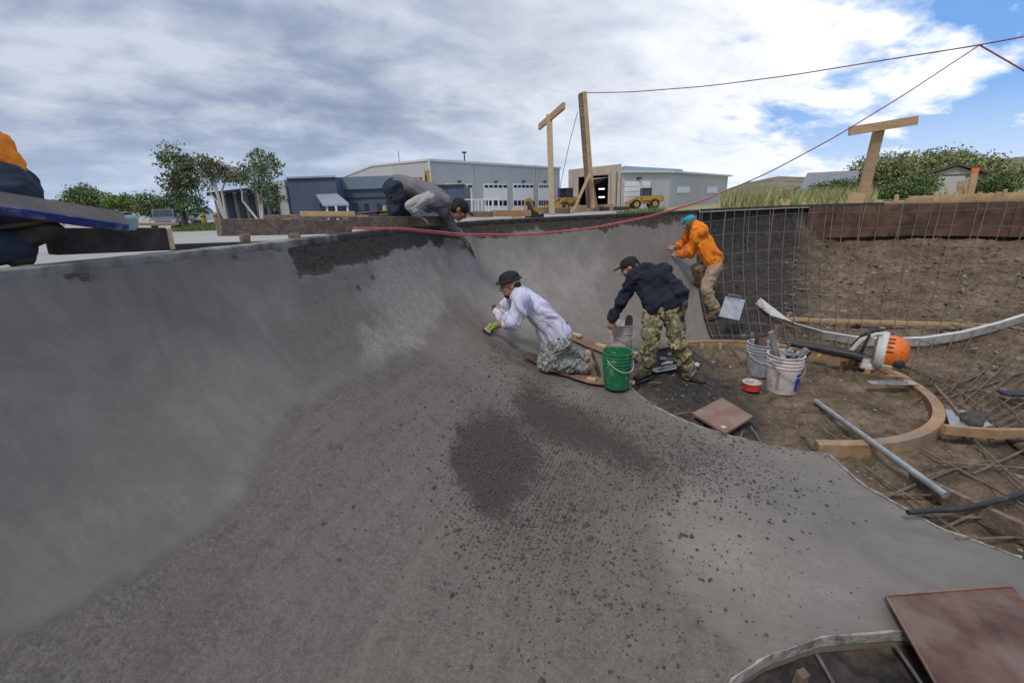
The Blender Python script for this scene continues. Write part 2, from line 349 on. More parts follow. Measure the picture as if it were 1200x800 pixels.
def concrete():
    s = np.linspace(0, S_END, 620); na, nf = 110, 80
    P = np.array([SP(x) for x in s]); Q = np.array([SQ(x) for x in s]); E = SE(s)
    a = np.linspace(0, 1, na); f, d = prof(a)
    XY = P[:, None]+(Q-P)[:, None]*f[None, :, None]; Z = np.broadcast_to(BZ*d, XY.shape[:2])
    b = np.linspace(0, 1, nf+1)[1:]
    XY2 = Q[:, None]+(E-Q)[:, None]*b[None, :, None]; Z2 = np.full(XY2.shape[:2], BZ)
    XY = np.concatenate([XY, XY2], 1); Z = np.concatenate([Z, Z2], 1); Z = Z+hip(XY[..., 0], XY[..., 1])
    V = np.concatenate([XY, Z[..., None]], 2)
    arc = np.concatenate([np.zeros((len(s), 1)), np.cumsum(np.linalg.norm(np.diff(V, axis=1), axis=2), 1)], 1)
    px, py, w = topx(V); ok = w > .25; px = np.where(ok, px, -900); py = np.where(ok, py, 900)
    fl = V.reshape(-1, 3)
    wob = (fbm(fl*3.1, 4)-.5).reshape(px.shape); wob2 = (fbm(fl*14+5, 3)-.5).reshape(px.shape)
    x = px+wob*70+wob2*22; y = py+np.roll(wob, 31, 0)*50+wob2*16
    x2 = px+wob*24+wob2*14; y2 = py+wob*18+wob2*10
    R = [(-900, 900), (-300, 850), (60, 722), (140, 682), (235, 628), (285, 585), (322, 528), (338, 482), (380, 460), (425, 440), (470, 415), (500, 398), (522, 420), (560, 445), (600, 470), (640, 470), (740, 470),
         (800, 500), (860, 530), (800, 560), (765, 590), (770, 630), (800, 690), (850, 740), (900, 790), (920, 1200), (-900, 1200)]
    rough = sstep(polydist(x2, y2, R), -9, 14)
    # sprinkled band down the corner, half finished
    spr = sstep(polydist(x, y, [(360, 320), (450, 300), (520, 285), (560, 380), (520, 420), (400, 440), (350, 460), (330, 380)]), -25, 25)*.6
    spr2 = sstep(polydist(x, y, [(-50, 705), (150, 620), (260, 520), (300, 420), (330, 380), (400, 440), (250, 640), (0, 740)]), -40, 40)*.0
    rough = np.maximum(rough, np.maximum(spr, spr2))
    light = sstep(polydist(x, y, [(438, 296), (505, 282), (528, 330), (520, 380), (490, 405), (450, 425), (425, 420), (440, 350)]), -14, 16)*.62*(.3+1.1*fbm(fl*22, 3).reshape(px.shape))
    light = np.maximum(light, sstep(polydist(x, y, [(775, 600), (805, 582), (870, 600), (940, 640), (1010, 690), (1010, 722), (905, 740), (860, 712), (805, 655)]), -30, 50)*.28)  # hip painted paler, standing in for the extra light its bump catches
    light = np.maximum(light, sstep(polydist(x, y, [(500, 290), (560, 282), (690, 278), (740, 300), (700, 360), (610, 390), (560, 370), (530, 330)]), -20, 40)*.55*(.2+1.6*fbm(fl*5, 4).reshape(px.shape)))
    band = sstep(polydist(x2, y2, [(330, 270), (480, 250), (560, 240), (640, 240), (830, 230), (830, 257), (760, 266), (700, 269), (620, 273), (560, 277), (520, 280), (495, 289), (440, 306), (385, 317), (345, 322)]), -4, 5)
    crk = sstep(fbm(fl*9+3, 4).reshape(px.shape), .5, .6)*np.exp(-((arc-.06)/.035)**2)*(px < 345)*.6
    spot = sstep(polydist(.5*(x+x2), .5*(y+y2), [(540, 505), (560, 485), (600, 490), (635, 520), (640, 560), (612, 580), (590, 612), (552, 600), (526, 565)]), -40, 34)*.84
    strk = sstep(polydist(x2, y2, [(612, 440), (650, 465), (700, 488), (772, 540), (765, 556), (690, 532), (640, 520), (600, 495)]), -40, 26)*.68
    halo = sstep(polydist(x, y, [(520, 480), (640, 470), (760, 530), (760, 590), (700, 680), (600, 720), (540, 660)]), -40, 60)*.36
    kn = sstep(polydist(x, y, [(560, 395), (600, 400), (640, 440), (620, 450), (580, 425)]), -10, 12)*.45
    ptc = sstep(fbm(fl*11+9, 4).reshape(px.shape), .52, .62)*sstep(polydist(x, y, [(380, 320), (450, 305), (445, 350), (400, 350)]), -10, 20)*.8
    dark = np.maximum.reduce([band, crk, spot, strk, halo, kn, ptc])
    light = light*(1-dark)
    rough = np.maximum(rough, dark)
    # a little trowel unevenness and a torn surface under the rim
    nv = np.zeros_like(V); nv[..., 2] = 1
    ns, m = V.shape[:2]
    V = V+np.stack([np.zeros_like(wob), np.zeros_like(wob), wob2*.012*rough+wob*.012], -1)
    hrough = (fbm(fl*45, 3).reshape(px.shape)-.5)*.05*np.maximum(band, spot*.4)
    inw = np.concatenate([(Q-P)/np.linalg.norm(Q-P, axis=1)[:, None], np.zeros((ns, 1))], 1)
    V = V+inw[:, None]*(hrough-.012*band)[..., None]*(1-np.minimum(arc/1.2, 1))[..., None]
    low = V[:, -1:].copy(); low[..., 2] -= .1; V = np.concatenate([V, low], 1)
    verts = V.reshape(-1, 3); M = m+1
    i, j = np.meshgrid(np.arange(ns-1), np.arange(M-1), indexing='ij'); i = i.ravel(); j = j.ravel()
    faces = np.stack([i*M+j, (i+1)*M+j, (i+1)*M+j+1, i*M+j+1], 1)
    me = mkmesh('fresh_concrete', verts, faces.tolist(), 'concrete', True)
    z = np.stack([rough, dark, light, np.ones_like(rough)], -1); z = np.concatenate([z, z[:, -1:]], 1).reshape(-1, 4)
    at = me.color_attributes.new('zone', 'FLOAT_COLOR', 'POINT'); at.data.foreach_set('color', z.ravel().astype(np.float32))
    arc = np.concatenate([arc, arc[:, -1:]+.1], 1); sg = np.broadcast_to(s[:, None], arc.shape)
    st = me.attributes.new('st', 'FLOAT_VECTOR', 'POINT'); st.data.foreach_set('vector', np.stack([sg, arc, arc*0], -1).astype(np.float32).ravel())
    o = struct(link(bpy.data.objects.new('fresh_concrete', me)))
    return V[:, :m], px, py, band
CV, CPX, CPY, CBAND = concrete()

# crumbs of concrete thrown on the surface
pmat('crumb', (.105, .090, .078), (.055, .047, .041), 60, .9, .4)
def rockmesh(pts, rad, name, m, flat=.65, seed=1):
    r = np.random.default_rng(seed); bm = bmesh.new(); bmesh.ops.create_icosphere(bm, subdivisions=1, radius=1); base = np.array([q.co for q in bm.verts]); fc = np.array([[w.index for w in q.verts] for q in bm.faces]); bm.free(); K = len(base)
    n = len(pts); v = np.broadcast_to(base, (n, K, 3)).copy()*r.uniform(.68, 1.2, (n, K, 1)); v *= r.uniform(.65, 1.3, (n, 1, 3))
    a = r.uniform(0, 6.3, n); c, s_ = np.cos(a)[:, None], np.sin(a)[:, None]
    v = np.stack([v[..., 0]*c-v[..., 1]*s_, v[..., 0]*s_+v[..., 1]*c, v[..., 2]*flat], -1)*np.asarray(rad)[:, None, None]+np.asarray(pts)[:, None]
    f = (fc[None]+np.arange(n)[:, None, None]*K).reshape(-1, 3)
    me = mkmesh(name, v.reshape(-1, 3), f.tolist(), m, False); return link(bpy.data.objects.new(name, me))
def crumbs():
    area_w = np.zeros(CPX.shape)
    g = lambda x, y, sx, sy, rot=0: np.exp(-(((CPX-x)*math.cos(rot)+(CPY-y)*math.sin(rot))/sx)**2-((-(CPX-x)*math.sin(rot)+(CPY-y)*math.cos(rot))/sy)**2)
    w = 2.1*g(620, 575, 80, 75, .4)+.55*g(660, 650, 135, 95, .5)+1.2*g(710, 520, 120, 34, .5)+.045*g(820, 670, 150, 120, .3)+.9*g(800, 535, 120, 30, .28)+.05*g(620, 690, 190, 130)+.5*g(585, 540, 60, 70)
    w = w+.55*CBAND
    d1 = np.linalg.norm(np.gradient(CV, axis=0), axis=2); d2 = np.linalg.norm(np.gradient(CV, axis=1), axis=2)
    w = w*d1*d2; w = w.ravel()/w.sum()
    NC = 22000; k = rng.choice(len(w), NC, p=w); p = CV.reshape(-1, 3)[k]+rng.normal(0, .006, (NC, 3))*[1, 1, 0]
    far = CPX.ravel()[k]; r = rng.lognormal(-5.62, .50, NC)*np.where(far > 720, 1.1, 1); r = np.clip(r, .0025, .02); p[:, 2] += r*.25
    o = rockmesh(p, r, 'concrete_crumbs', 'crumb'); o['kind'] = 'stuff'; o['label'] = 'dark crumbs of mortar scattered over the grey concrete'
crumbs()

# ------------------------------------------------------------------ setting: earth
def dirt_mat():
    m = bpy.data.materials.new('earth'); m.use_nodes = True; t = m.node_tree; b = t.nodes['Principled BSDF']
    ob = N(t, 'ShaderNodeTexCoord').outputs['Object']
    za = N(t, 'ShaderNodeAttribute', attribute_name='zone'); sp = N(t, 'ShaderNodeSeparateColor'); t.links.new(za.outputs['Color'], sp.inputs[0])
    big = noise_(t, ob, 1.7, 7, .62, .4); mid = noise_(t, ob, 11, 7, .66, .3); fine = noise_(t, ob, 70, 4, .7)
    col = ramp(t, math_(t, 'ADD', math_(t, 'MULTIPLY', big, .5), math_(t, 'MULTIPLY', mid, .5)), [(.36, (.052, .035, .023)), (.48, (.138, .098, .064)), (.63, (.275, .204, .138))])
    col = mixc(t, ramp(t, fine, [(.3, .55), (.6, 0)]), col, (.07, .053, .04))
    vo = N(t, 'ShaderNodeTexVoronoi', feature='F1'); vo.inputs['Scale'].default_value = 26; t.links.new(ob, vo.inputs['Vector'])
    col = mixc(t, ramp(t, vo.outputs['Distance'], [(.10, .55), (.17, 0)]), col, (.34, .30, .25))
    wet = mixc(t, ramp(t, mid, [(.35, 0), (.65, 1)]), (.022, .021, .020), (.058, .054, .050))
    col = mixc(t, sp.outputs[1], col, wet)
    t.links.new(col, b.inputs['Base Color']); b.inputs['Roughness'].default_value = .92; b.inputs['Specular IOR Level'].default_value = .2
    bp = N(t, 'ShaderNodeBump'); bp.inputs['Strength'].default_value = .8; bp.inputs['Distance'].default_value = .03
    t.links.new(math_(t, 'ADD', math_(t, 'MULTIPLY', mid, .7), math_(t, 'MULTIPLY', fine, .3)), bp.inputs['Height']); t.links.new(bp.outputs[0], b.inputs['Normal'])
    MAT['earth'] = m
dirt_mat()
def zoned(name, V, dark, cut=None):
    ns, M = V.shape[:2]; i, j = np.meshgrid(np.arange(ns-1), np.arange(M-1), indexing='ij'); i = i.ravel(); j = j.ravel()
    f = np.stack([i*M+j, (i+1)*M+j, (i+1)*M+j+1, i*M+j+1], 1)
    if cut is not None: f = f[cut[:-1, :-1].ravel()]
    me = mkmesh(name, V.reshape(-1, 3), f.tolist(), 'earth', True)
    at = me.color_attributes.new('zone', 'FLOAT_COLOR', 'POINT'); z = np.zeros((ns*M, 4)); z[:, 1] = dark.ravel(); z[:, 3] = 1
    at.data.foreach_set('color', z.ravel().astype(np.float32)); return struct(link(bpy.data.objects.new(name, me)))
DZ = -1.765
def dirt_z(x, y):
    p = np.stack([x, y, x*0], -1).reshape(-1, 3); n = (fbm(p*2.2, 3)-.5)*.08+(fbm(p*8, 4)-.5)*.085+np.maximum(fbm(p*17+5, 3)-.55, 0)*.12+(fbm(p*34, 2)-.5)*.022
    return DZ+n.reshape(x.shape)
def floor():
    x, y = np.meshgrid(np.arange(.2, 6.6, .026), np.arange(-.6, 6.9, .026), indexing='ij')
    z = dirt_z(x, y)
    px, py, w = topx(np.stack([x, y, z], -1))
    nz = (fbm(np.stack([x, y, z], -1).reshape(-1, 3)*2.5, 4)-.5).reshape(x.shape)
    d = np.maximum(sstep(polydist(px+nz*60, py+nz*40, [(735, 400), (800, 405), (825, 430), (880, 470), (900, 490), (880, 515), (820, 500), (740, 455)]), -25, 20)*.95,
                   sstep(1.62-y+nz*.2, 0, .1)*.92)
    z = z-.03*sstep(1.62-y, 0, .1)
    zoned('dirt_floor', np.stack([x, y, z], -1), d)
floor()
S940 = s_at(945)
def right_prof(s, a, off=0):
    p = SP(s); q = SQ(s); e = sstep(np.array(s), S940-1.0, S940+1.1)
    f, d = prof(a); A = np.array([*(p+(q-p)*f), BZ*d])
    b = np.clip((a-.28)/.72, 0, 1); fb = np.where(a < .28, 0, b); zb = np.where(a < .28, -.66*a/.28, -.66-1.06*(1-(1-b)**2.1))
    B = np.array([*(p+(q-p)*fb), zb]); return A*(1-e)+B*e
def slope():
    s = np.arange(S_END-.25, SL+.3, .05); a = np.linspace(0, 1, 120)
    V = np.array([[right_prof(x, y) for y in a] for x in s])
    P = np.array([SP(x) for x in s]); Q = np.array([SQ(x) for x in s]); inw = np.concatenate([(Q-P)/np.linalg.norm(Q-P, axis=1)[:, None], np.zeros((len(s), 1))], 1)
    fl = V.reshape(-1, 3); n = (fbm(fl*2.1, 3)-.5)*.16+(fbm(fl*6, 4)-.5)*.15+np.maximum(fbm(fl*11+7, 3)-.55, 0)*.35+(fbm(fl*24, 3)-.5)*.05
    amp = np.where(a < .27, .15, 1)[None]*np.ones((len(s), 1)); amp = amp*(.45+.55*sstep(s, S940-1, S940+1))[:, None]
    V = V+inw[:, None]*((n.reshape(len(s), -1))*amp*.8-.13)[..., None]; V[..., 2] += n.reshape(len(s), -1)*amp*.5-.05
    nz = (fbm(fl*1.8, 4)-.5).reshape(amp.shape)
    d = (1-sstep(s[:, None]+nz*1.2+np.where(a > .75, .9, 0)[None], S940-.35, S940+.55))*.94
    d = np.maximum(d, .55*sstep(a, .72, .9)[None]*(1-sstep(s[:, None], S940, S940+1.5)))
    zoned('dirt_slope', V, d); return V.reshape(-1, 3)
SLV = slope(); SLX, SLY, _w = topx(SLV); SLX = np.where(_w > .5, SLX, -999)
def ond(px, py, off=.07): p = SLV[np.argmin((SLX-px)**2+(SLY-py)**2)]; return p+U_(CAM-p)*off
# pebbles and clods
pmat('stone', (.27, .235, .195), (.12, .098, .075), 9, .9, .2, island=1)
def pebbles():
    x = rng.uniform(1.3, 5.6, 1500); y = rng.uniform(1.9, 6.3, 1500); z = dirt_z(x, y); r = np.clip(rng.lognormal(-4.7, .5, 1500), .004, .035)
    P = [np.stack([x, y, z], -1)]; Rr = [r]
    s = rng.uniform(S940-.4, S940+8, 2600); a = rng.uniform(.3, .95, 2600)
    P.append(np.array([right_prof(i, j) for i, j in zip(s, a)])+[0, 0, -.06]); Rr.append(np.clip(rng.lognormal(-4.3, .6, 2600), .006, .08))
    o = rockmesh(np.concatenate(P), np.concatenate(Rr), 'pebbles', 'stone', .7, 5); o['kind'] = 'stuff'; o['label'] = 'loose stones and clods in the brown dirt'
pebbles()

# ------------------------------------------------------------------ setting: lip, deck, berm, ground
pmat('lip', (.30, .29, .27), (.17, .16, .15), 9, .85, .4, dirt=(.09, .08, .075), dlo=.5, dhi=.62)
pmat('gravel', (.42, .40, .37), (.30, .285, .265), 3, .95, .4, 40)
pmat('ground', (.40, .385, .36), (.30, .29, .27), .12, .95, .1, 3)
tan_ = np.roll(PS, -2, 0)-np.roll(PS, 2, 0); tan_ /= np.linalg.norm(tan_, axis=1)[:, None]; OUT = np.stack([-tan_[:, 1], tan_[:, 0]], 1)
if ((QS-PS)*OUT).sum() > 0: OUT = -OUT
def ringmesh(name, rows, m, i0=0, i1=NS, closed=False, wob=0):
    idx = np.arange(i0, i1) % NS; V = []
    for off, z in rows:
        p = PS[idx]+OUT[idx]*off if not callable(off) else off(idx)
        V.append(np.concatenate([p, np.full((len(p), 1), z)], 1))
    V = np.stack(V, 1)
    if wob:
        n = fbm(V.reshape(-1, 3)*13, 3).reshape(V.shape[:2])-.5; V[..., 2] += n*wob; V[..., :2] += (OUT[idx][:, None]*n[..., None])*wob
    ns, M = V.shape[:2]; K = ns if closed else ns-1
    f = [(i*M+j, ((i+1) % ns)*M+j, ((i+1) % ns)*M+j+1, i*M+j+1) for i in range(K) for j in range(M-1)]
    return struct(link(bpy.data.objects.new(name, mkmesh(name, V.reshape(-1, 3), f, m, True))))
iE = int(S_END/SL*NS)
D_ = math.radians; iF0, iF1 = s_at(270)/SL*NS, s_at(430)/SL*NS
lipo = ringmesh('rim_lip', [(-.004, -.05), (-.012, -.034), (-.012, .0), (-.006, .006), (.04, .007), (.12, .006), (.14, .0), (.14, -.12)], 'lip', -60, iE+2, wob=.009)
lipo.data.set_sharp_from_angle(angle=D_(35))
_i = np.repeat(np.arange(-60, iE+2), 8); _sh = sstep(_i+(np.random.default_rng(3).normal(0, 9, len(_i)//8).repeat(8)), iF0, iF1)
_at = lipo.data.color_attributes.new('zone', 'FLOAT_COLOR', 'POINT'); _at.data.foreach_set('color', np.stack([_sh, _sh, _sh, np.ones_like(_sh)], 1).astype(np.float32).ravel())
_t = MAT['lip'].node_tree; _b = _t.nodes['Principled BSDF']; _l = _b.inputs['Base Color'].links[0].from_socket
_a = N(_t, 'ShaderNodeAttribute', attribute_name='zone'); _ob = N(_t, 'ShaderNodeTexCoord').outputs['Object']
_t.links.new(mixc(_t, _a.outputs['Fac'], _l, ramp(_t, noise_(_t, _ob, 22, 5, .7), [(.35, (.028, .024, .021)), (.65, (.095, .082, .071))])), _b.inputs['Base Color'])
def radial(R):
    def g(idx):
        d = PS[idx]+OUT[idx]*3-np.array([3., 3]); d /= np.linalg.norm(d, axis=1)[:, None]; return np.array([3., 3])+d*R
    return g
ringmesh('deck', [(.0, -.04), (.5, -.045), (1.2, -.06), (1.5, -.12)], 'gravel', closed=True)
ringmesh('ground', [(1.5, -.124), (2.2, -.5), (3.2, -1), (radial(16), -1), (radial(45), -1), (radial(150), -1), (radial(600), -1), (radial(2500), -1), (radial(9000), -1)], 'ground', closed=True)

# ------------------------------------------------------------------ reinforcing, forms and panels
pmat('rebar', (.21, .19, .175), (.12, .085, .065), 14, .6, .3, 60, metal=.35)
pmat('panel', (.150, .078, .050), (.060, .036, .027), 2.6, .55, .1, dirt=(.14, .105, .08), dscale=5, dlo=.48, dhi=.75)
pmat('rebar_rust', (.20, .155, .115), (.10, .072, .052), 14, .8, .3, 60)
pmat('lumber', (.52, .36, .205), (.38, .245, .125), 5, .75, .2, 30, stretch=(1, 9, 9), dirt=(.24, .17, .11), dscale=2.2, dlo=.52, dhi=.82)
pmat('pale_wood', (.60, .47, .31), (.47, .34, .21), 5, .75, .2, 30, stretch=(1, 9, 9), dirt=(.33, .26, .18), dscale=2.2, dlo=.55, dhi=.85)
pmat('old_wood', (.30, .215, .15), (.15, .105, .075), 5, .85, .35, 26, stretch=(1, 8, 8), dirt=(.085, .075, .068), dscale=2, dlo=.42, dhi=.7)
pmat('form_wood', (.42, .265, .14), (.28, .165, .085), 6, .8, .25, 22, dirt=(.20, .18, .16), dscale=4, dlo=.47, dhi=.72)
pmat('dark_wood', (.085, .070, .058), (.035, .032, .030), 8, .9, .5, 24)
pmat('masonite', (.27, .145, .095), (.19, .105, .075), 4, .6, .1, dirt=(.24, .205, .185), dscale=5, dlo=.45, dhi=.75)
pmat('metal', (.44, .45, .46), (.33, .335, .34), 9, .42, .1, metal=.55, dirt=(.24, .235, .225), dscale=6, dlo=.5, dhi=.75)
pmat('dull_metal', (.34, .345, .345), (.22, .22, .215), 8, .6, .2, metal=.3, dirt=(.17, .165, .16), dscale=7, dlo=.45, dhi=.7)
pmat('pale_metal', (.60, .585, .55), (.47, .46, .43), 9, .6, .1, dirt=(.33, .31, .28), dscale=6, dlo=.52, dhi=.75)
pmat('black_plastic', (.022, .022, .024), (.035, .034, .034), 8, .5, .1, dirt=(.09, .085, .08), dscale=9, dlo=.55, dhi=.8)
pmat('orange_plastic', (.74, .17, .025), (.62, .13, .02), 7, .4, .04, dirt=(.42, .17, .07), dscale=9, dlo=.6, dhi=.85)
pmat('white_plastic', (.62, .61, .58), (.5, .49, .47), 7, .45, .05, dirt=(.36, .34, .31), dscale=8, dlo=.52, dhi=.8)
pmat('pink_plastic', (.68, .59, .565), (.57, .49, .47), 6, .55, .2, dirt=(.33, .30, .28), dscale=11, dlo=.50, dhi=.64)
pmat('grey_plastic', (.33, .35, .40), (.25, .265, .30), 6, .55, .08, dirt=(.46, .44, .42), dscale=11, dlo=.46, dhi=.62)
pmat('green_plastic', (.025, .20, .085), (.015, .145, .06), 6, .4, .05, dirt=(.27, .29, .25), dscale=12, dlo=.55, dhi=.68)
pmat('red_paint', (.50, .045, .03), (.40, .03, .025), 9, .45, .05, dirt=(.32, .20, .16), dscale=14, dlo=.58, dhi=.8)
pmat('blue_ink', (.02, .05, .45)); pmat('yellow_ink', (.75, .55, .03)); pmat('print_grey', (.36, .30, .29))
pmat('string_red', (.38, .09, .10), (.23, .04, .05), 40, .8, .2); pmat('string_pink', (.62, .20, .22), (.45, .10, .12), 40, .8, .2); pmat('string_dark', (.10, .09, .10))

grid = thing('rebar_mat', 'grid of bent steel bars lining the unpoured dirt wall', 'rebar', (*SP(S940), -1.7))
for k, s in enumerate(np.arange(S_END+.05, S_END+13.5, .335)):
    jit = rng.normal(0, .03)
    MB().tube([wall(s+jit+.02*math.sin(a*5+k), a, .05) for a in np.linspace(.015, 1.0, 16)], .0058 if s < S940+.5 else .0054, 5).build('rebar', 'rebar' if s < S940+.5 else 'rebar_rust', grid, True)
    if k % 2 == 0 and k < 34:                   # short dowels lapped at the top
        sk = rng.normal(0, .1); MB().tube([wall(s+.09+sk*a, a, .065) for a in np.linspace(.015, rng.uniform(.26, .36), 7)], .0065, 5).build('rebar', 'rebar', grid, True)
for a in (.075, .19, .31, .42, .53, .64, .75, .86, .97):
    for sv, mm in ((np.arange(S_END-.05, S940+.75, .2), 'rebar'), (np.arange(S940+.3, S_END+13.5, .22), 'rebar_rust')):
        MB().tube([wall(s, a+.01*math.sin(s*1.3+a*20), .062 if mm == 'rebar' else .075) for s in sv], .0058 if mm == 'rebar' else .0056, 5).build('rebar', mm, grid, True)
# bars on the flat dirt, seen between the ring and the pour
flat = thing('rebar_mat', 'loose bars crossing on the flat dirt beside the concrete edge', 'rebar', atz(1090, 580, -1.72))
def gb(a, b, z=-1.70, z2=None, r=.0085):
    p, q = atz(*a, z), atz(*b, z2 or z); pts = [p+(q-p)*t+np.array([0, 0, rng.normal(0, .004)]) for t in np.linspace(0, 1, 7)]
    MB().tube(pts, r, 6).build('rebar', 'rebar_rust', flat, True)
for a, b in [((1012, 545), (1135, 632)), ((1080, 525), (1215, 600)), ((1130, 505), (1215, 585)), ((1010, 578), (1105, 580)), ((1098, 541), (1215, 549)), ((1065, 605), (1150, 606)), ((1120, 632), (1215, 628)),
             ((1060, 428), (1215, 480)), ((1100, 470), (1215, 430)), ((1140, 555), (1215, 520)), ((1075, 560), (1160, 540)), ((1150, 460), (1215, 500)), ((1088, 455), (1180, 505)), ((1020, 590), (1120, 548)), ((1100, 620), (1215, 570)),
             ((1070, 470), (1170, 430))]: gb(a, b)
for a, b in [((842, 499), (812, 516)), ((870, 505), (864, 525)), ((880, 500), (897, 527)), ((938, 505), (957, 529)), ((965, 503), (1000, 528)), ((780, 486), (812, 483)), ((812, 410), (838, 428)), ((855, 404), (870, 424)), ((880, 405), (872, 425)), ((760, 448), (775, 449)),
             ((828, 505), (792, 487))]: gb(a, b, -1.715)
for k in range(4):
    a0 = -.9+k*.33
    MB().tube([np.array([2.68+1.75*math.cos(t), 4.53+1.75*math.sin(t), -1.69]) for t in np.linspace(a0, a0+.36, 6)], .0085, 6).build('rebar', 'rebar_rust', flat, True)

# rust brown panels under the far rim
pan = thing('rim_form', 'rust brown sheet form curving round under the far rim', 'formwork', (*SP(S940), -.85))
s0 = s_at(948)
for k in range(9):
    a, b = s0+k*1.2+.004, s0+(k+1)*1.2-.004; v = []; n = 6
    for s in np.linspace(a, b, n):
        p = SP(s); q = SQ(s); h = (q-p)/np.linalg.norm(q-p)
        for o_, z in ((.03, -.67+rng.normal(0, .004)), (.03, -.012), (.018, -.012), (.018, -.67)): v.append((*(p+h*o_), z))
    f = [(i*4+j, i*4+(j+1) % 4, (i+1)*4+(j+1) % 4, (i+1)*4+j) for i in range(n-1) for j in range(4)]+[(0, 1, 2, 3), tuple((n-1)*4+j for j in (3, 2, 1, 0))]
    MB().add(v, f).build('panel', 'panel', pan)
for k in range(14):
    a, b = S_END+.1+k*1.1, S_END+.1+(k+1)*1.1-.006; v = []; n = 5
    for s in np.linspace(a, b, n):
        p = SP(s); q = SQ(s); h = (q-p)/np.linalg.norm(q-p)
        for o_, z in ((.035, -.03), (.035, .014), (-.10, .014), (-.10, -.03)): v.append((*(p+h*o_), z))
    f = [(i*4+j, i*4+(j+1) % 4, (i+1)*4+(j+1) % 4, (i+1)*4+j) for i in range(n-1) for j in range(4)]+[(0, 1, 2, 3), tuple((n-1)*4+j for j in (3, 2, 1, 0))]
    MB().add(v, f).build('top_strip', 'form_wood' if k > 3 else 'dark_wood', pan)

# round wooden form on the flat
RC = np.array([2.68, 4.53])
def arcbox(mb, r0, r1, a0, a1, z0, z1, n=8, wob=0):
    v = []; f = []
    for t in np.linspace(a0, a1, n):
        for r, z in ((r0, z0), (r1, z0), (r1, z1), (r0, z1)): v.append((RC[0]+r*math.cos(t), RC[1]+r*math.sin(t), z))
    for i in range(n-1): f += [(i*4+j, i*4+(j+1) % 4, (i+1)*4+(j+1) % 4, (i+1)*4+j) for j in range(4)]
    return mb.add(v, f+[(3, 2, 1, 0), tuple((n-1)*4+j for j in range(4))])
D = math.radians
rf = thing('ring_form', 'round plywood ring form on the dirt floor with a broad flat top', 'formwork', (*RC, -1.8))
for a0, a1 in ((-101, -62), (-61.6, -20), (-19.6, 22), (22.4, 62), (62.4, 104)):
    wide = a1 < 30
    arcbox(MB(), 1.368 if wide else 1.40, 1.452, D(a0), D(a1), -1.672 if wide else -1.69, -1.654 if wide else -1.672).build('top_plate', 'form_wood', rf)
    arcbox(MB(), 1.44, 1.455, D(a0)+.001, D(a1)-.001, -1.82, -1.675 if wide else -1.693).build('side_board', 'form_wood', rf)
    arcbox(MB(), 1.375 if wide else 1.405, 1.387 if wide else 1.417, D(a0)+.001, D(a1)-.001, -1.82, -1.675 if wide else -1.693).build('side_board', 'form_wood', rf)
arcbox(MB(), 1.366, 1.457, D(-102.6), D(-101.05), -1.82, -1.656, 3).build('end_block', 'form_wood', rf)
arcbox(MB(), 1.385, 1.445, D(-8), D(24), -1.652, -1.636).build('top_plate', 'form_wood', rf)
for a in (95, 84, 62, 47, 33, 21, 8):
    t = D(a); p = RC+1.30*np.array([math.cos(t), math.sin(t)])
    MB().box((*p, -1.76), (.05, .035, .17), (0, 0, t), .003).build('stake', 'lumber', rf)

# pale strip along the edge of the pour
pmat('edge_strip', (.44, .41, .36), (.22, .20, .175), 14, .8, .5, dirt=(.11, .10, .09), dscale=6, dlo=.50, dhi=.62)
es = thing('edge_strip', 'thin pale form strip along the curved edge of the fresh concrete', 'formwork', (*SE(S_K[7]), -1.75))
for lo, hi in ((9.3, 8.0), (8.0, 7.0), (7.0, 6.45), (6.45, 6.3), (6.3, 5.9), (5.9, 5.66)):
    sv = np.interp(np.linspace(lo, hi, 14), np.arange(nL+1), S_K); P = SE(sv); v = []
    for i, p in enumerate(P):
        d = P[min(i+1, 13)]-P[max(i-1, 0)]; d /= np.linalg.norm(d)+1e-9; nrm = np.array([-d[1], d[0]])
        if (nrm@(p-np.array([.9, 2.6]))) < 0: nrm = -nrm
        z = BZ+hip(*p)+rng.normal(0, .002)
        for o_, zz in ((.0015, z-.1), (.017+rng.normal(0, .0015), z-.1), (.017+rng.normal(0, .0015), z+.004), (.0015, z+.004)): v.append((*(p+nrm*o_), zz))
    MB().add(v, [(i*4+j, i*4+(j+1) % 4, (i+1)*4+(j+1) % 4, (i+1)*4+j) for i in range(13) for j in range(4)]+[(0, 1, 2, 3), (55, 54, 53, 52)]).build('strip', 'edge_strip', es)
# lip and stake round the near hole
nh = thing('hole_form', 'thin curved form with a wooden stake around the dark hole in the foreground', 'formwork', (1.3, 1.2, -1.8))
sv = np.interp(np.linspace(3.0, 4.85, 26), np.arange(nL+1), S_K); P = SE(sv); v = []
for i, p in enumerate(P):
    d = P[min(i+1, 25)]-P[max(i-1, 0)]; d /= np.linalg.norm(d); nrm = np.array([d[1], -d[0]]); z = BZ+hip(*p)+rng.normal(0, .002)
    for o_, zz in ((.0015, z-.05), (.010, z-.05), (.010+rng.normal(0, .003), z+.004+rng.normal(0, .002)), (.0015, z+.003)): v.append((*(p+nrm*o_), zz))
MB().add(v, [(i*4+j, i*4+(j+1) % 4, (i+1)*4+(j+1) % 4, (i+1)*4+j) for i in range(25) for j in range(4)]+[(0, 1, 2, 3), (103, 102, 101, 100)]).build('strip', 'edge_strip', nh)
p = atz(931, 776, -1.70); MB().box((p[0]+.012, p[1]-.03, -1.79), (.046, .036, .17), (.1, 0, .3), .004).build('stake', 'old_wood', nh)
for a, b in (((957, 766), (985, 815)), ((1050, 757), (1090, 815))):
    MB().tube([atz(*a, -1.735), atz(*b, -1.745)], .008, 8).build('rebar', 'rebar', nh, True)

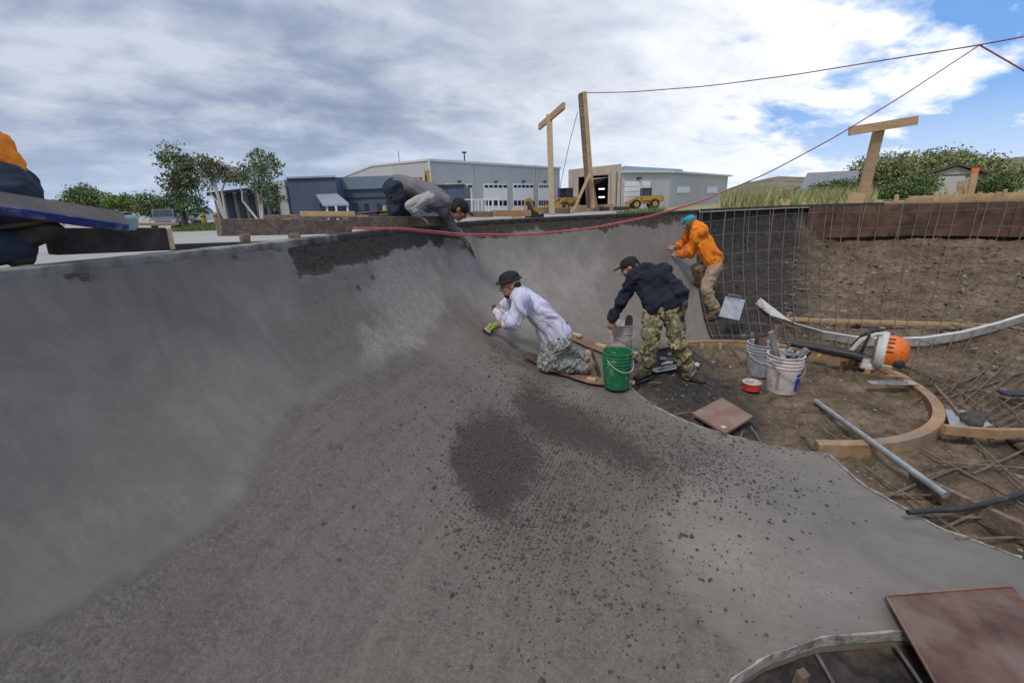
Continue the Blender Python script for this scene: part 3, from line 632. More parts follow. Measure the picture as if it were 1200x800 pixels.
def onc(px, py, off=.0):
    i = np.argmin((CPX-px)**2+(CPY-py)**2); return CV.reshape(-1, 3)[i]+np.array([0, 0, off])
# the broad brown board lying over the hole
pmat('stained_board', (.175, .082, .055), (.070, .037, .028), 3.4, .5, .3, spec=.25, dirt=(.17, .125, .105), dscale=4.2, dlo=.42, dhi=.66, detail=9)
q = [atz(1037, 700, -1.645), atz(1186, 689, -1.64), atz(1300, 830, -1.66), atz(1100, 812, -1.66)]
bt = thing('cover_board', 'large rust stained board with turned up edge lying over the hole, nearest the camera', 'board', np.mean(q, 0))
MB().poly(q, (0, 0, 1), .012).build('sheet', 'stained_board', bt)
for a, b in ((0, 1), (3, 0)):
    e = (q[b]-q[a]); d = e/np.linalg.norm(e)
    MB().beam(q[a]+np.array([0, 0, .017])+d*.008, q[b]+np.array([0, 0, .017])-d*.008, .010, .010).build('edge_trim', 'masonite', bt)

# masonite knee boards with cleats
def strip(top, bot, m, off=.035, th=.010, n=12):
    t = np.linspace(0, 1, n); u = np.linspace(0, 1, len(top)); T = np.stack([np.interp(t, u, [p[i] for p in top]) for i in (0, 1)], 1); B = np.stack([np.interp(t, u, [p[i] for p in bot]) for i in (0, 1)], 1)
    v = []
    for a, b in zip(T, B):
        p, q = onc(*a, off), onc(*b, off); v += [p, q, q+[0, 0, th], p+[0, 0, th]]
    return MB().add(v, [(i*4+j, i*4+(j+1) % 4, (i+1)*4+(j+1) % 4, (i+1)*4+j) for i in range(n-1) for j in range(4)]+[(0, 1, 2, 3), tuple((n-1)*4+j for j in (3, 2, 1, 0))])
kb = thing('knee_board', 'red brown knee board under the kneeling man in the white shirt', 'board', onc(680, 445))
strip([(621, 417), (660, 431), (700, 440), (744, 447)], [(616, 423), (650, 440), (692, 453), (739, 458)], 'm').build('sheet', 'masonite', kb)
for c in ((655, 440), (694, 450), (738, 454)):
    p = onc(*c, .06); MB().box(p, (.10, .045, .03), (0, 0, -.4), .003).build('cleat', 'pale_wood', kb)
kb = thing('knee_board', 'empty red brown knee board behind the kneeling man, pale cleats on it', 'board', onc(700, 407))
strip([(664, 389), (690, 398), (720, 409), (748, 414)], [(659, 396), (685, 408), (715, 420), (745, 423)], 'm', .03).build('sheet', 'masonite', kb)
for c in ((676, 397), (704, 409), (741, 418)):
    p = onc(*c, .055); MB().box(p, (.16, .06, .03), (0, 0, -.9), .003).build('cleat', 'pale_wood', kb)

# ------------------------------------------------------------------ buckets and tools on the floor
def bucket(loc, m, label, h=.375, r=.15, ang=0, sticker=False):
    t = thing('bucket', label, 'bucket', loc, ang, 'plastic buckets on the floor')
    MB().lathe([(.001, .004), (r*.83, .004), (r*.84, 0), (r*.85, .004), (r*.965, h*.70), (r*1.02, h*.70), (r*1.02, h*.715), (r*.968, h*.72), (r*.975, h*.79), (r*1.03, h*.79), (r*1.03, h*.805), (r*.98, h*.81),
                (r*.985, h*.88), (r*1.04, h*.88), (r*1.04, h*.895), (r*.99, h*.90), (r*1.0, h*.975), (r*1.055, h*.975), (r*1.06, h), (r*.965, h), (r*.82, .02), (.001, .02)], 28).build('tub', m, t, True, False)
    pts = [np.array([1.045*r*math.cos(a), -.02-1.05*r*math.sin(a)*.95, h*.86-1.02*r*math.sin(a)*.85]) for a in np.linspace(0, PI, 17)]
    MB().tube(pts, .0035, 6).build('handle', 'white_plastic' if not sticker else 'metal', t, True, False)
    for s_ in (-1, 1): MB().lathe([(.001, 0), (.017, 0), (.017, .012), (.001, .012)], 10, (s_*1.0*r, -.012, h*.86), rmat((0, s_*PI/2, 0))).build('handle_lug', m, t, True, False)
    if sticker:
        def patch(a0, a1, z0, z1, mm, name):
            v = []; n = 8
            for a in np.linspace(a0, a1, n):
                for z in (z0, z1): rr = r*(.852+.113*z/(h*.70))+.0015; v.append((rr*math.cos(a), rr*math.sin(a), z))
            MB().add(v, [(2*i, 2*i+2, 2*i+3, 2*i+1) for i in range(n-1)]).build(name, mm, t, False, False)
        patch(D(-78), D(-58), .035, .225, 'blue_ink', 'printed_mark'); patch(D(-86), D(-50), .165, .222, 'yellow_ink', 'printed_mark') if False else None
        patch(D(-68), D(-52), .227, .255, 'yellow_ink', 'printed_mark'); patch(D(-56), D(-34), .12, .21, 'black_plastic', 'printed_mark')
        patch(D(-150), D(-138), .05, .24, 'print_grey', 'printed_mark')
    return t
gbk = atz(722, 452, -1.655)
bucket(gbk, 'green_plastic', 'green plastic bucket with white handle, between kneeling man and man in navy sweatshirt', .385, .15, .5)
pbk = atz(727, 411, -1.60); bucket(pbk, 'pink_plastic', 'pinkish white bucket with a brown paddle in it, just behind the green bucket', .36, .145, .1)
gyb = atz(889, 438, -1.735); bucket(gyb, 'grey_plastic', 'blue grey plastic bucket beside the ring form, behind the white bucket', .375, .15, -.3)
wbk = atz(915, 457, -1.745); bucket(wbk, 'pink_plastic', 'dirty white bucket full of trowels with blue and yellow print', .40, .165, .1, True)

def place(name, label, cat, loc, rot=0, group=None): return thing(name, label, cat, loc, rot, group)
def trowel(loc, rot, label, L=.36, Wd=.11, blade='metal', hm='lumber', name='trowel', group='hand tools lying about'):
    t = thing(name, label, 'trowel' if name == 'trowel' else 'float', loc, rot, group)
    MB().box((0, 0, .006), (L, Wd, .006), bev=.002).build('blade', blade, t, False, False)
    MB().box((0, 0, .016), (L*.6, .03, .014), bev=.003).tube([(-.05, 0, .02), (-.06, 0, .065)], .008, 8).tube([(.05, 0, .02), (.055, 0, .06)], .008, 8).build('mount', 'dull_metal', t, False, False)
    MB().tube([(-.08, 0, .068), (-.05, 0, .074), (0, 0, .076), (.05, 0, .07), (.085, 0, .064)], [.011, .016, .017, .016, .012], 10).build('handle', hm, t, True, False)
    return t
# pieces standing in the white bucket
wz = np.array(wbk)
t = thing('hand_float', 'grey hand float blade leaning out of the white bucket', 'float', wz+[-.05, .02, .26], (0, 0, 0), 'tools in the white bucket')
MB().beam((.02, 0, 0), (-.13, .0, .38), .055, .012, (0, 1, 0)).build('blade', 'metal', t, False, False); MB().beam((.0, .03, .05), (-.07, .03, .22), .03, .03, (0, 1, 0)).build('handle', 'old_wood', t, False, False)
t = thing('margin_trowel', 'muddy trowel with dark wooden grip standing in the white bucket', 'trowel', wz+[.04, .04, .25], 0, 'tools in the white bucket')
MB().tube([(0, 0, 0), (.01, 0, .12), (.0, .01, .26)], [.016, .018, .020], 10).build('handle', 'old_wood', t, True, False); MB().beam((0, 0, -.06), (.005, 0, .0), .07, .006).build('blade', 'dull_metal', t, False, False)
t = thing('edger', 'concrete smeared steel edger lying across the white bucket rim', 'edging tool', wz+[.01, -.03, .40], (.25, .2, .5), 'tools in the white bucket')
MB().box((0, 0, .02), (.22, .10, .012), bev=.003).build('blade', 'dull_metal', t, False, False); MB().tube([(-.06, 0, .035), (-.04, 0, .07), (.05, 0, .07), (.08, 0, .04)], .014, 8).build('handle', 'dull_metal', t, True, False)
t = thing('scrub_brush', 'dark muddy brush head sticking up at the right of the white bucket', 'brush', wz+[.10, -.02, .33], (.2, .5, 0), 'tools in the white bucket')
MB().box((0, 0, .06), (.05, .06, .19), bev=.008).build('block', 'dull_metal', t, False, False); MB().box((.035, 0, .06), (.03, .055, .17), bev=.004).build('bristles', 'black_plastic', t, False, False)
t = thing('wooden_paddle', 'brown wooden paddle standing in the grey bucket', 'paddle', np.array(gyb)+[.10, 0, .20], 0, 'tools standing in buckets')
MB().beam((0, 0, -.1), (.02, 0, .30), .06, .022, (0, 1, 0)).build('blade', 'masonite', t, False, False); MB().tube([(.02, 0, .29), (.03, 0, .36)], .018, 8).build('grip', 'masonite', t, True, False)
t = thing('wood_block', 'stained square block sticking out of the grey bucket, left of the paddle', 'wood block', np.array(gyb)+[-.02, .02, .25], .3, 'tools standing in buckets')
MB().box((0, 0, .10), (.13, .05, .24), (0, .06, 0), .006).build('block', 'dark_wood', t, False, False); MB().box((0, -.032, .14), (.10, .01, .10), (0, .06, 0)).build('stained_face', 'masonite', t, False, False)
t = thing('wooden_paddle', 'rounded brown paddle standing in the pinkish bucket behind the green one', 'paddle', np.array(pbk)+[.085, -.03, .12], 0, 'tools standing in buckets')
v = [(-.045, 0, -.1), (.045, 0, -.1), (.05, 0, .22), (.042, 0, .31), (.02, 0, .345), (-.02, 0, .345), (-.042, 0, .31), (-.05, 0, .22)]
MB().poly(v, (0, 1, 0), .02).build('blade', 'masonite', t, False, False); MB().tube([(0, -.02, .0), (0, -.02, .2)], .014, 8).build('grip', 'old_wood', t, True, False)
# red can
t = thing('paint_can', 'small red open can on the dirt left of the white bucket', 'can', atz(880, 456, -1.745))
MB().lathe([(.001, 0), (.083, 0), (.087, .005), (.084, .012), (.084, .075)], 24).build('body', 'red_paint', t, True, False)
MB().lathe([(.084, .075), (.091, .078), (.091, .088), (.083, .090), (.079, .082), (.078, .02), (.001, .02)], 24).build('rim', 'pink_plastic', t, True, False)
# square board on the ring floor
q = [atz(*p, z) for p, z in (((811, 486), -1.69), ((846, 468), -1.69), ((882, 490), -1.685), ((850, 510), -1.69))]
t = thing('square_board', 'square red brown board lying alone on the dirt inside the ring', 'board', np.mean(q, 0))
MB().poly(q, (0, 0, 1), .022).build('sheet', 'masonite', t)
c = atz(848, 500, -1.665); MB().lathe([(.001, 0), (.022, 0), (.022, .002), (.001, .002)], 12, c).build('paint_dab', 'white_plastic', t)
# steel trowel, rag by the navy man
trowel(atz(781, 432, -1.725), .35, 'steel trowel with pale handle on the dirt behind the camouflage trousers', .40, .13, 'metal', 'white_plastic')
trowel(atz(790, 422, -1.715), -.5, 'second steel trowel with pale grip, lying deeper behind the camouflage trousers', .34, .11, 'dull_metal', 'white_plastic')
t = thing('work_glove', 'crumpled blue and white glove beside the right boot of the navy man', 'glove', atz(812, 430, -1.73), .4)
MB().sphere((0, 0, .03), (.05, .035, .03), 6).tube([(.03, .01, .03), (.08, .015, .035)], .012, 6).tube([(.03, -.01, .03), (.085, -.012, .03)], .012, 6).tube([(.0, -.02, .03), (.03, -.06, .03)], .012, 6).build('palm', 'white_plastic', t, True, False)
MB().lathe([(.03, 0), (.034, .04), (.028, .04)], 10, (-.04, 0, .03), rmat((0, -PI/2, 0))).build('cuff', 'blue_ink', t, True, False)
# float on the ring's right top
trowel(atz(1046, 449, -1.645), -.15, 'pale magnesium float with red brown handle lying on the ring form', .44, .09, 'metal', 'masonite', 'hand_float')
# galvanised pipe across the ring
solo(MB().tube([atz(956, 470, -1.72), atz(1040, 531, -1.615), atz(1108, 580, -1.63)], .024, 14), 'pipe', 'metal', 'long grey metal pipe lying across the ring form', 'pipe', smooth=True)
# curved screed template with its strut
ct = [(888, 356, 6.75), (905, 372, 6.5), (930, 387, 6.25), (960, 397, 6.05), (1000, 404, 5.9), (1040, 406, 5.8), (1080, 405, 5.8), (1120, 399, 5.85), (1160, 388, 5.95), (1200, 374, 6.1)]
P = np.array([ond(p[0], p[1], .14) for p in ct]); P[1:-1] = (P[:-2]+P[1:-1]*2+P[2:])/4; P[1:-1] = (P[:-2]+P[1:-1]*2+P[2:])/4; P = P+np.array([-.03, -.06, .055]); v = []; n = len(P)
for i, p in enumerate(P):
    d = P[min(i+1, n-1)]-P[max(i-1, 0)]; d /= np.linalg.norm(d); ax = np.array([-.1, 1, .25]); ax /= np.linalg.norm(ax); u = np.cross(ax, d); u /= np.linalg.norm(u); u = u*(1 if u[2] > 0 else -1)
    for a, b in ((-.06, -.02), (.06, -.02), (.06, .02), (-.06, .02)): v.append(p+u*a+ax*b)
t = thing('screed_template', 'long curved grey screed template with straight wooden strut on the dirt slope', 'screed', P[4])
MB().add(v, [(i*4+j, i*4+(j+1) % 4, (i+1)*4+(j+1) % 4, (i+1)*4+j) for i in range(n-1) for j in range(4)]+[(0, 1, 2, 3), tuple((n-1)*4+j for j in (3, 2, 1, 0))]).build('curved_blade', 'pale_metal', t)
MB().beam(ond(917, 374, .15), ond(1166, 382, .15), .04, .05).build('strut', 'lumber', t)
# bull float plate leaning on the bars by the orange man
p = [aty(850, 348, 6.45), aty(873, 352, 6.5), aty(866, 376, 6.1), aty(842, 371, 6.1)]
t = thing('bull_float', 'grey metal float plate leaning on the bars right of the orange shirt man', 'float', p[3])
MB().poly(p, (0, -.5, .85), .012).build('plate', 'metal', t)
MB().tube([aty(853, 350, 6.42), aty(854, 345, 6.42), aty(867, 347, 6.45), aty(866, 352, 6.45)], .01, 7).build('bracket', 'dull_metal', t, True)
# shovel with wet mortar
a = atz(1150, 498, -1.66); t = thing('shovel', 'flat shovel holding dark wet mortar beside the ring form', 'shovel', a)
q = [atz(1107, 480, -1.655), atz(1140, 482, -1.65), atz(1163, 499, -1.66), atz(1135, 505, -1.67), atz(1113, 499, -1.665)]
MB().poly(q, (0, 0, 1), .008).build('blade', 'metal', t)
MB().tube([atz(1125, 485, -1.63), atz(1108, 466, -1.64), atz(1096, 452, -1.67)], .016, 8).build('shaft', 'old_wood', t, True)
HEAP = t
# curved wooden form board at right
ct = [(1110, 499), (1140, 502), (1170, 504), (1205, 504), (1240, 502)]; v = []; n = len(ct)
for c in ct:
    p = atz(*c, -1.60); v += [p+[0, 0, -.075], p+[0, .04, -.075], p+[0, .04, 0], p]
solo(MB().add(v, [(i*4+j, i*4+(j+1) % 4, (i+1)*4+(j+1) % 4, (i+1)*4+j) for i in range(n-1) for j in range(4)]+[(0, 1, 2, 3), tuple((n-1)*4+j for j in (3, 2, 1, 0))]), 'form_board', 'form_wood', 'curved orange brown form board in front of the shovel', 'board')
a, b = atz(1068, 552, -1.64), atz(1235, 629, -1.62)
solo(MB().beam(a-[0, 0, .06], b-[0, 0, .06], .035, .12), 'form_board', 'old_wood', 'weathered low form board set on edge in the dirt, below the black cable', 'board')
solo(MB().tube([atz(*p, -1.60) for p in ((1064, 600), (1090, 598), (1120, 597), (1150, 591), (1175, 585), (1215, 573))], .016, 10), 'rubber_hose', 'black_plastic', 'short black hose lying over the bars at the right edge', 'hose', smooth=True)
q = [atz(*p, -1.63) for p in ((1167, 459), (1240, 458), (1240, 468), (1180, 464))]
solo(MB().poly(q, (0, 0, 1), .02), 'rubber_mat', 'black_plastic', 'flat black rubber strip on the dirt at the right edge', 'mat')

# backpack leaf blower
bl = atz(1030, 432, -1.70); yaw = -math.atan2(bl[0], bl[1])
t = thing('leaf_blower', 'orange and white backpack blower with black tube lying behind the ring form', 'leaf blower', bl, yaw)
RX = rmat((0, PI/2, 0))
MB().lathe([(.165, -.03), (.185, 0), (.187, .06), (.172, .125), (.135, .17), (.07, .195), (.001, .20)], 28, (.03, -.02, .215), RX).build('engine_cover', 'orange_plastic', t, True, False)
MB().box((.08, -.12, .09), (.20, .10, .13), (.5, 0, .1), .03).box((-.01, -.13, .2), (.06, .08, .26), (.1, 0, 0), .02).build('shroud', 'white_plastic', t, True, False)
MB().lathe([(.001, 0), (.10, 0), (.205, .03), (.225, .07), (.215, .11), (.18, .13), (.001, .14)], 24, (-.085, 0, .21), rmat((0, PI/2, 0))).build('fan_case', 'white_plastic', t, True, False)
MB().box((-.03, 0, .03), (.30, .24, .07), bev=.02).build('fuel_tank', 'white_plastic', t, True, False)
for k in range(6):
    a = D(-118+k*17); MB().box((.145, -.02+.155*math.sin(a), .215+.155*math.cos(a)), (.05, .016, .03), (-a, .55, 0), .004).build('vent', 'black_plastic', t, True, False)
for k in range(4): MB().box((.06, -.02+.186*math.sin(D(-75+k*16)), .215+.186*math.cos(D(-75+k*16))), (.06, .014, .02), (-D(-75+k*16), 0, 0), .004).build('vent', 'black_plastic', t, True, False)
MB().lathe([(.001, 0), (.05, 0), (.05, .03), (.035, .04), (.001, .045)], 14, (.15, -.165, .14), rmat((PI/2, 0, .2))).build('starter_cap', 'black_plastic', t, True, False)
MB().box((-.175, 0, .22), (.03, .30, .40), (0, .18, 0), .012).build('back_plate', 'black_plastic', t, True, False)
for y in (-.1, .1):
    MB().tube([(-.16, y, .05), (-.255, y, .10), (-.27, y, .2), (-.20, y, .33), (-.08, y, .42), (-.03, y, .43)], [.018, .024, .026, .028, .02, .014], 8).build('strap', 'white_plastic' if y < 0 else 'black_plastic', t, True, False)
tb = [(-.16, -.12, .13), (-.24, -.13, .15)]+[(-.24-.045*i, -.14, .152+.003*i) for i in range(1, 9)]
MB().tube(tb, [.055, .058, .052, .058, .052, .058, .052, .055, .05, .05], 12).build('hose', 'black_plastic', t, True, False)
MB().tube([(-.58, -.14, .175), (-.86, -.15, .185)], [.046, .04], 12).build('tube', 'black_plastic', t, True, False)

# ------------------------------------------------------------------ timbers on the deck
def timber(a, b, w, h, m, label, name='timber', cat='timber', group='timbers lying on the deck'):
    a = np.asarray(a); b = np.asarray(b); return solo(MB().beam(a, b, w, h, bev=.004), name, m, label, cat, group=group)
timber(aty(256, 266.5, 3.45), aty(409, 265.5, 4.35), .09, .125, 'old_wood', 'weathered brown timber nearest the rim, propped on two small blocks')
timber(aty(405, 261.5, 4.5), aty(519, 259, 5.72), .07, .115, 'old_wood', 'grey brown timber under the hand of the man in the grey shirt')
timber(aty(352, 250.5, 6.0), aty(416, 250.5, 6.2), .09, .06, 'lumber', 'short fresh yellow timber behind the long weathered timber')
timber(aty(310, 254, 6.2), aty(420, 253.5, 6.6), .09, .05, 'old_wood', 'long grey timber just behind the propped weathered timber')
timber(aty(58, 283, 2.32), aty(191, 280, 2.75), .12, .13, 'dark_wood', 'thick dark timber under the blue plank at the left')
p = aty(191, 280, 2.75); q = aty(58, 283, 2.32); d = (p-q)/np.linalg.norm(p-q)
timber(p+d*.002, p+d*.03, .118, .126, 'pale_wood', 'pale sawn end block of the thick dark timber')
timber(aty(164, 262.5, 3.6), aty(208, 262.5, 3.7), .1, .02, 'form_wood', 'thin brown board lying behind the thick dark timber', 'plank', 'board')
timber(aty(198, 290, 2.9), aty(312, 285.5, 3.5), .05, .04, 'dark_wood', 'flat dark lath lying close to the left rim')
timber(aty(282, 279, 3.42), aty(292, 279, 3.46), .07, .05, 'old_wood', 'small block under the left end of the weathered timber', 'wood_block', 'wood block', 'blocks under the weathered timber')
timber(aty(338, 276, 3.85), aty(352, 276, 3.88), .07, .04, 'old_wood', 'small block under the middle of the weathered timber', 'wood_block', 'wood block', 'blocks under the weathered timber')
timber(aty(546, 251, 7.4), aty(577, 251, 7.6), .05, .09, 'old_wood', 'short brown board on edge right of the bent grey shirt man', 'plank', 'board', 'boards on edge behind the far rim')
timber(aty(576.5, 250, 7.6), aty(622, 250, 7.9), .05, .10, 'form_wood', 'longer brown board on edge left of the thin pole', 'plank', 'board', 'boards on edge behind the far rim')
timber(aty(634, 247, 8.6), aty(668, 247, 8.8), .05, .11, 'old_wood', 'grey board on edge behind the thin pole', 'plank', 'board', 'boards on edge behind the far rim')
timber(aty(672, 245, 9.2), aty(717, 243, 9.2), .3, .12, 'form_wood', 'stack of brown boards at the foot of the tall doubled post', 'plank', 'board', 'boards on edge behind the far rim')
timber(aty(705, 245, 9.0), aty(735, 244, 9.4), .1, .07, 'dark_wood', 'dark offcut lying right of the tall doubled post', 'plank', 'board', 'boards on edge behind the far rim')

# blue edged plank and the tool resting on it
pmat('blue_paint', (.035, .06, .26), (.022, .035, .16), 12, .5, .15, dirt=(.17, .175, .22), dscale=14, dlo=.50, dhi=.62)
pmat('grey_top', (.10, .095, .095), (.06, .057, .056), 8, .8, .3, dirt=(.14, .07, .055), dscale=5, dlo=.5, dhi=.7)
a = aty(-75, 236, 1.85); b = aty(150, 268, 2.28); d, sd, u = frame(b-a); 
t = thing('plank', 'mud covered plank with a blue painted edge held by the man at the left', 'board', (a+b)/2)
sd = -sd if sd[1] < 0 else sd; M = np.stack([d, sd, np.cross(d, sd)], 1); L = np.linalg.norm(b-a)
_c, _s = math.cos(.42), math.sin(.42); u_ = np.cross(d, sd); sd, u_ = sd*_c+u_*_s, u_*_c-sd*_s; M = np.stack([d, sd, u_], 1)
MB().box((a+b)/2+sd*.08, (L, .16, .045), bev=.005, M=M).build('board', 'grey_top', t)
MB().box((a+b)/2-sd*.004+u_*.006, (L+.004, .008, .034), M=M).build('painted_edge', 'blue_paint', t)
pmat('teal_paint', (.42, .60, .58), (.34, .5, .49), 9, .5, .1, dirt=(.6, .6, .58), dlo=.55, dhi=.7)
c = aty(143, 259, 2.45); t = thing('sponge_float', 'rounded dark hand float with pale teal edge at the end of the blue plank', 'float', c)
MB().lathe([(.001, -.09), (.035, -.088), (.046, -.07), (.046, .06), (.04, .07)], 18, c, rmat((PI/2, 0, D(62)))@np.diag([1, 1, 1])).build('pad', 'masonite', t, True)
e = aty(152, 261, 2.40); MB().box(e, (.02, .075, .085), (0, .5, -.5), .012).build('pale_edge', 'teal_paint', t, True)

# ------------------------------------------------------------------ posts and string lines
lp = thing('tee_post', 'slim pale post with a slanting crossbar at the far rim, left of the doubled post', 'post', aty(647, 251, 7.35), 0, 'wooden posts round the bowl')
MB().beam(aty(647, 252, 7.35), aty(643.5, 134, 7.35), .085, .045, (0, 1, 0)).build('upright', 'pale_wood', lp)
MB().beam(aty(632, 149, 8.0), aty(661, 124, 6.75), .04, .09).build('crossbar', 'lumber', lp)
dp = thing('doubled_post', 'tall post of two boards with two braces behind the far rim', 'post', aty(690, 244, 8.7), 0, 'wooden posts round the bowl')
MB().beam(aty(690, 244, 8.7), aty(680, 110, 8.7), .06, .14, (0, 1, 0)).build('upright', 'old_wood', dp)
MB().beam(aty(694.5, 244, 8.68), aty(684, 108, 8.68), .085, .10, (0, 1, 0)).build('upright', 'lumber', dp)
MB().beam(aty(671, 249, 8.3), aty(691, 204, 8.55), .04, .09, (0, 1, 0)).build('brace', 'lumber', dp)
MB().beam(aty(700, 246, 9.1), aty(691, 200, 8.8), .04, .07, (0, 1, 0)).build('brace', 'lumber', dp)
rp = thing('tee_post', 'leaning lumber T post on the right rim with a tilted crossbar', 'post', aty(1009, 236, 10.4), 0, 'wooden posts round the bowl')
MB().beam(aty(1009, 238, 10.4), aty(1031, 148, 10.1), .20, .09, (0, 1, 0)).build('upright', 'lumber', rp)
MB().beam(aty(995, 154, 10.0), aty(1075, 141, 10.0), .17, .06, (0, 1, 0)).build('crossbar', 'lumber', rp)
MB().box(aty(1003, 233, 10.3), (.3, .1, .25), (0, .2, 0)).build('cleat', 'lumber', rp)
def line(pts, r, m, label, n=60, cat='string', group='red string lines over the bowl'):
    t = np.linspace(0, 1, n); u = np.linspace(0, 1, len(pts)); A = np.array([aty(*p) for p in pts])
    k = np.hanning(9); k /= k.sum(); B = np.stack([np.interp(t, u, A[:, i]) for i in range(3)], 1); Bp = np.concatenate([[B[0]]*4, B, [B[-1]]*4])
    B2 = np.stack([np.convolve(Bp[:, i], k, 'valid') for i in range(3)], 1); B2[0] = B[0]; B2[-1] = B[-1]
    return solo(MB().tube(B2, r, 6), 'string_line', m, label, cat, group=group, smooth=True)
line([(684, 109, 8.66), (740, 108, 8.3), (830, 101, 7.7), (930, 88, 7.0), (1040, 70, 6.2), (1148, 53, 5.5), (1300, 24, 4.7)], .007, 'string_red', 'red string from the top of the doubled post rising to the upper right')
line([(412, 268, 4.3), (470, 269, 4.5), (545, 277, 4.7), (620, 275.5, 4.8), (690, 269, 4.9), (760, 255, 5.0), (820, 237, 5.1), (900, 203, 5.2), (980, 160, 5.3), (1060, 111, 5.4), (1148, 53, 5.5)], .0062, 'string_red', 'long sagging red string from the left rim up to the knot at upper right', 90)
line([(408, 267, 4.32), (470, 267, 4.52), (545, 274.5, 4.72), (620, 274, 4.82), (690, 267.5, 4.93), (760, 253.5, 5.03), (820, 236, 5.13), (880, 212, 5.2)], .006, 'string_pink', 'thin pink strand twisted alongside the sagging red string', 70)
line([(1148, 53, 5.5), (1200, 83, 5.2), (1290, 140, 4.8)], .0085, 'string_red', 'short red string dropping right from the knot at upper right')
line([(677, 131, 8.7), (668, 165, 8.8), (657, 215, 9.0), (655, 240, 9.0)], .005, 'string_dark', 'thin dark guy string hanging left of the doubled post')
# stakes and braced formwork behind the right rim
for i, (a, b, w, lb) in enumerate([((1136, 234, 11), (1143, 198, 11), .15, 'slanted stake with orange painted top behind the right rim'), ((1124, 235, 11.3), (1127, 212, 11.3), .16, 'wide short upright board left of the orange topped stake'),
                          ((1131, 234, 10.9), (1131, 220, 10.9), .05, 'thin peg between the two boards behind the right rim'), ((1108, 236, 11), (1109, 224, 11), .07, 'lone peg left of the wide short board'), ((1050, 238, 10.6), (1051, 228, 10.6), .08, 'short peg right of the leaning T post'),
                          ((922, 241, 10.6), (925, 234, 10.6), .1, 'short peg at the rim below the slate roof'), ((918, 241, 10.5), (915, 234, 10.5), .08, 'peg leaning left at the rim below the slate roof'), ((1160, 236, 10.8), (1161, 226, 10.8), .06, 'low peg right of the orange topped stake'), ((1177, 236, 10.4), (1178, 222, 10.4), .07, 'taller peg near the right edge behind the rim')]):
    t = thing('stake', lb, 'stake', aty(*a), 0, 'stakes behind the right rim'); A, B = aty(*a), aty(*b)
    MB().beam(A, B, w, .04, (0, 1, 0)).build('shaft', 'lumber', t)
    if i == 0: MB().beam(B-(B-A)*.12, B+(B-A)*.03, w+.006, .046, (0, 1, 0)).build('painted_tip', 'orange_plastic', t)
fm = thing('deck_formwork', 'row of low lumber formwork with short props along the right rim', 'formwork', aty(1150, 236, 10.6))
MB().beam(aty(1065, 233, 11), aty(1260, 226.5, 10.2), .09, .12).build('rail', 'lumber', fm)
MB().beam(aty(1060, 236, 10.7), aty(1260, 231, 9.9), .05, .12).build('rail', 'form_wood', fm)
MB().beam(aty(1040, 235, 11.4), aty(1130, 229, 11.2), .3, .03).build('sheet', 'panel', fm)
for x in (1095, 1118, 1146, 1168, 1190, 1212): MB().beam(aty(x, 236, 10.5), aty(x+3, 225, 10.5), .09, .05, (0, 1, 0)).build('prop', 'lumber', fm)

# ------------------------------------------------------------------ people
pmat('skin', (.44, .245, .165), (.36, .19, .125), 20, .55, .06); pmat('skin_tan', (.30, .155, .095), (.24, .12, .075), 20, .55, .06)
pmat('white_shirt', (.63, .61, .75), (.55, .53, .67), 5, .85, .15, 30, dirt=(.46, .45, .50), dlo=.58, dhi=.85)
pmat('navy_shirt', (.018, .022, .036), (.012, .014, .024), 5, .9, .2, 40, dirt=(.045, .047, .055), dlo=.6, dhi=.85)
pmat('orange_shirt', (.86, .25, .02), (.76, .20, .015), 5, .85, .15, 30)
pmat('grey_shirt', (.20, .185, .195), (.14, .13, .14), 5, .9, .2, 40, dirt=(.09, .085, .09), dlo=.55, dhi=.85)
pmat('pale_sleeve', (.40, .38, .36), (.28, .265, .255), 12, .9, .2, 40)
pmat('jeans', (.030, .040, .065), (.016, .022, .038), 8, .9, .25, 50, dirt=(.075, .085, .105), dlo=.58, dhi=.85)
pmat('khaki', (.36, .265, .17), (.27, .195, .125), 6, .9, .2, 40, dirt=(.18, .14, .10), dlo=.55, dhi=.8)
pmat('boot', (.22, .13, .08), (.13, .08, .052), 10, .7, .25, dirt=(.25, .22, .19), dlo=.5, dhi=.75); pmat('pale_boot', (.40, .29, .19), (.29, .21, .14), 10, .75, .25)
pmat('dark_boot', (.06, .05, .043), (.035, .03, .027), 10, .7, .2); pmat('sole', (.10, .085, .07)); pmat('belt', (.02, .016, .014)); pmat('glove', (.06, .058, .057)); pmat('lime', (.25, .56, .04), (.18, .45, .03))
pmat('teal_cap', (.015, .36, .42), (.01, .29, .35)); pmat('hair_brown', (.16, .095, .05), (.07, .042, .024), 40, .8, .5, stretch=(1, 1, .25)); pmat('black_cloth', (.014, .014, .015), (.025, .025, .024), 30, .9, .2); pmat('hair_dark', (.03, .022, .017)); pmat('eye', (.02, .015, .012))
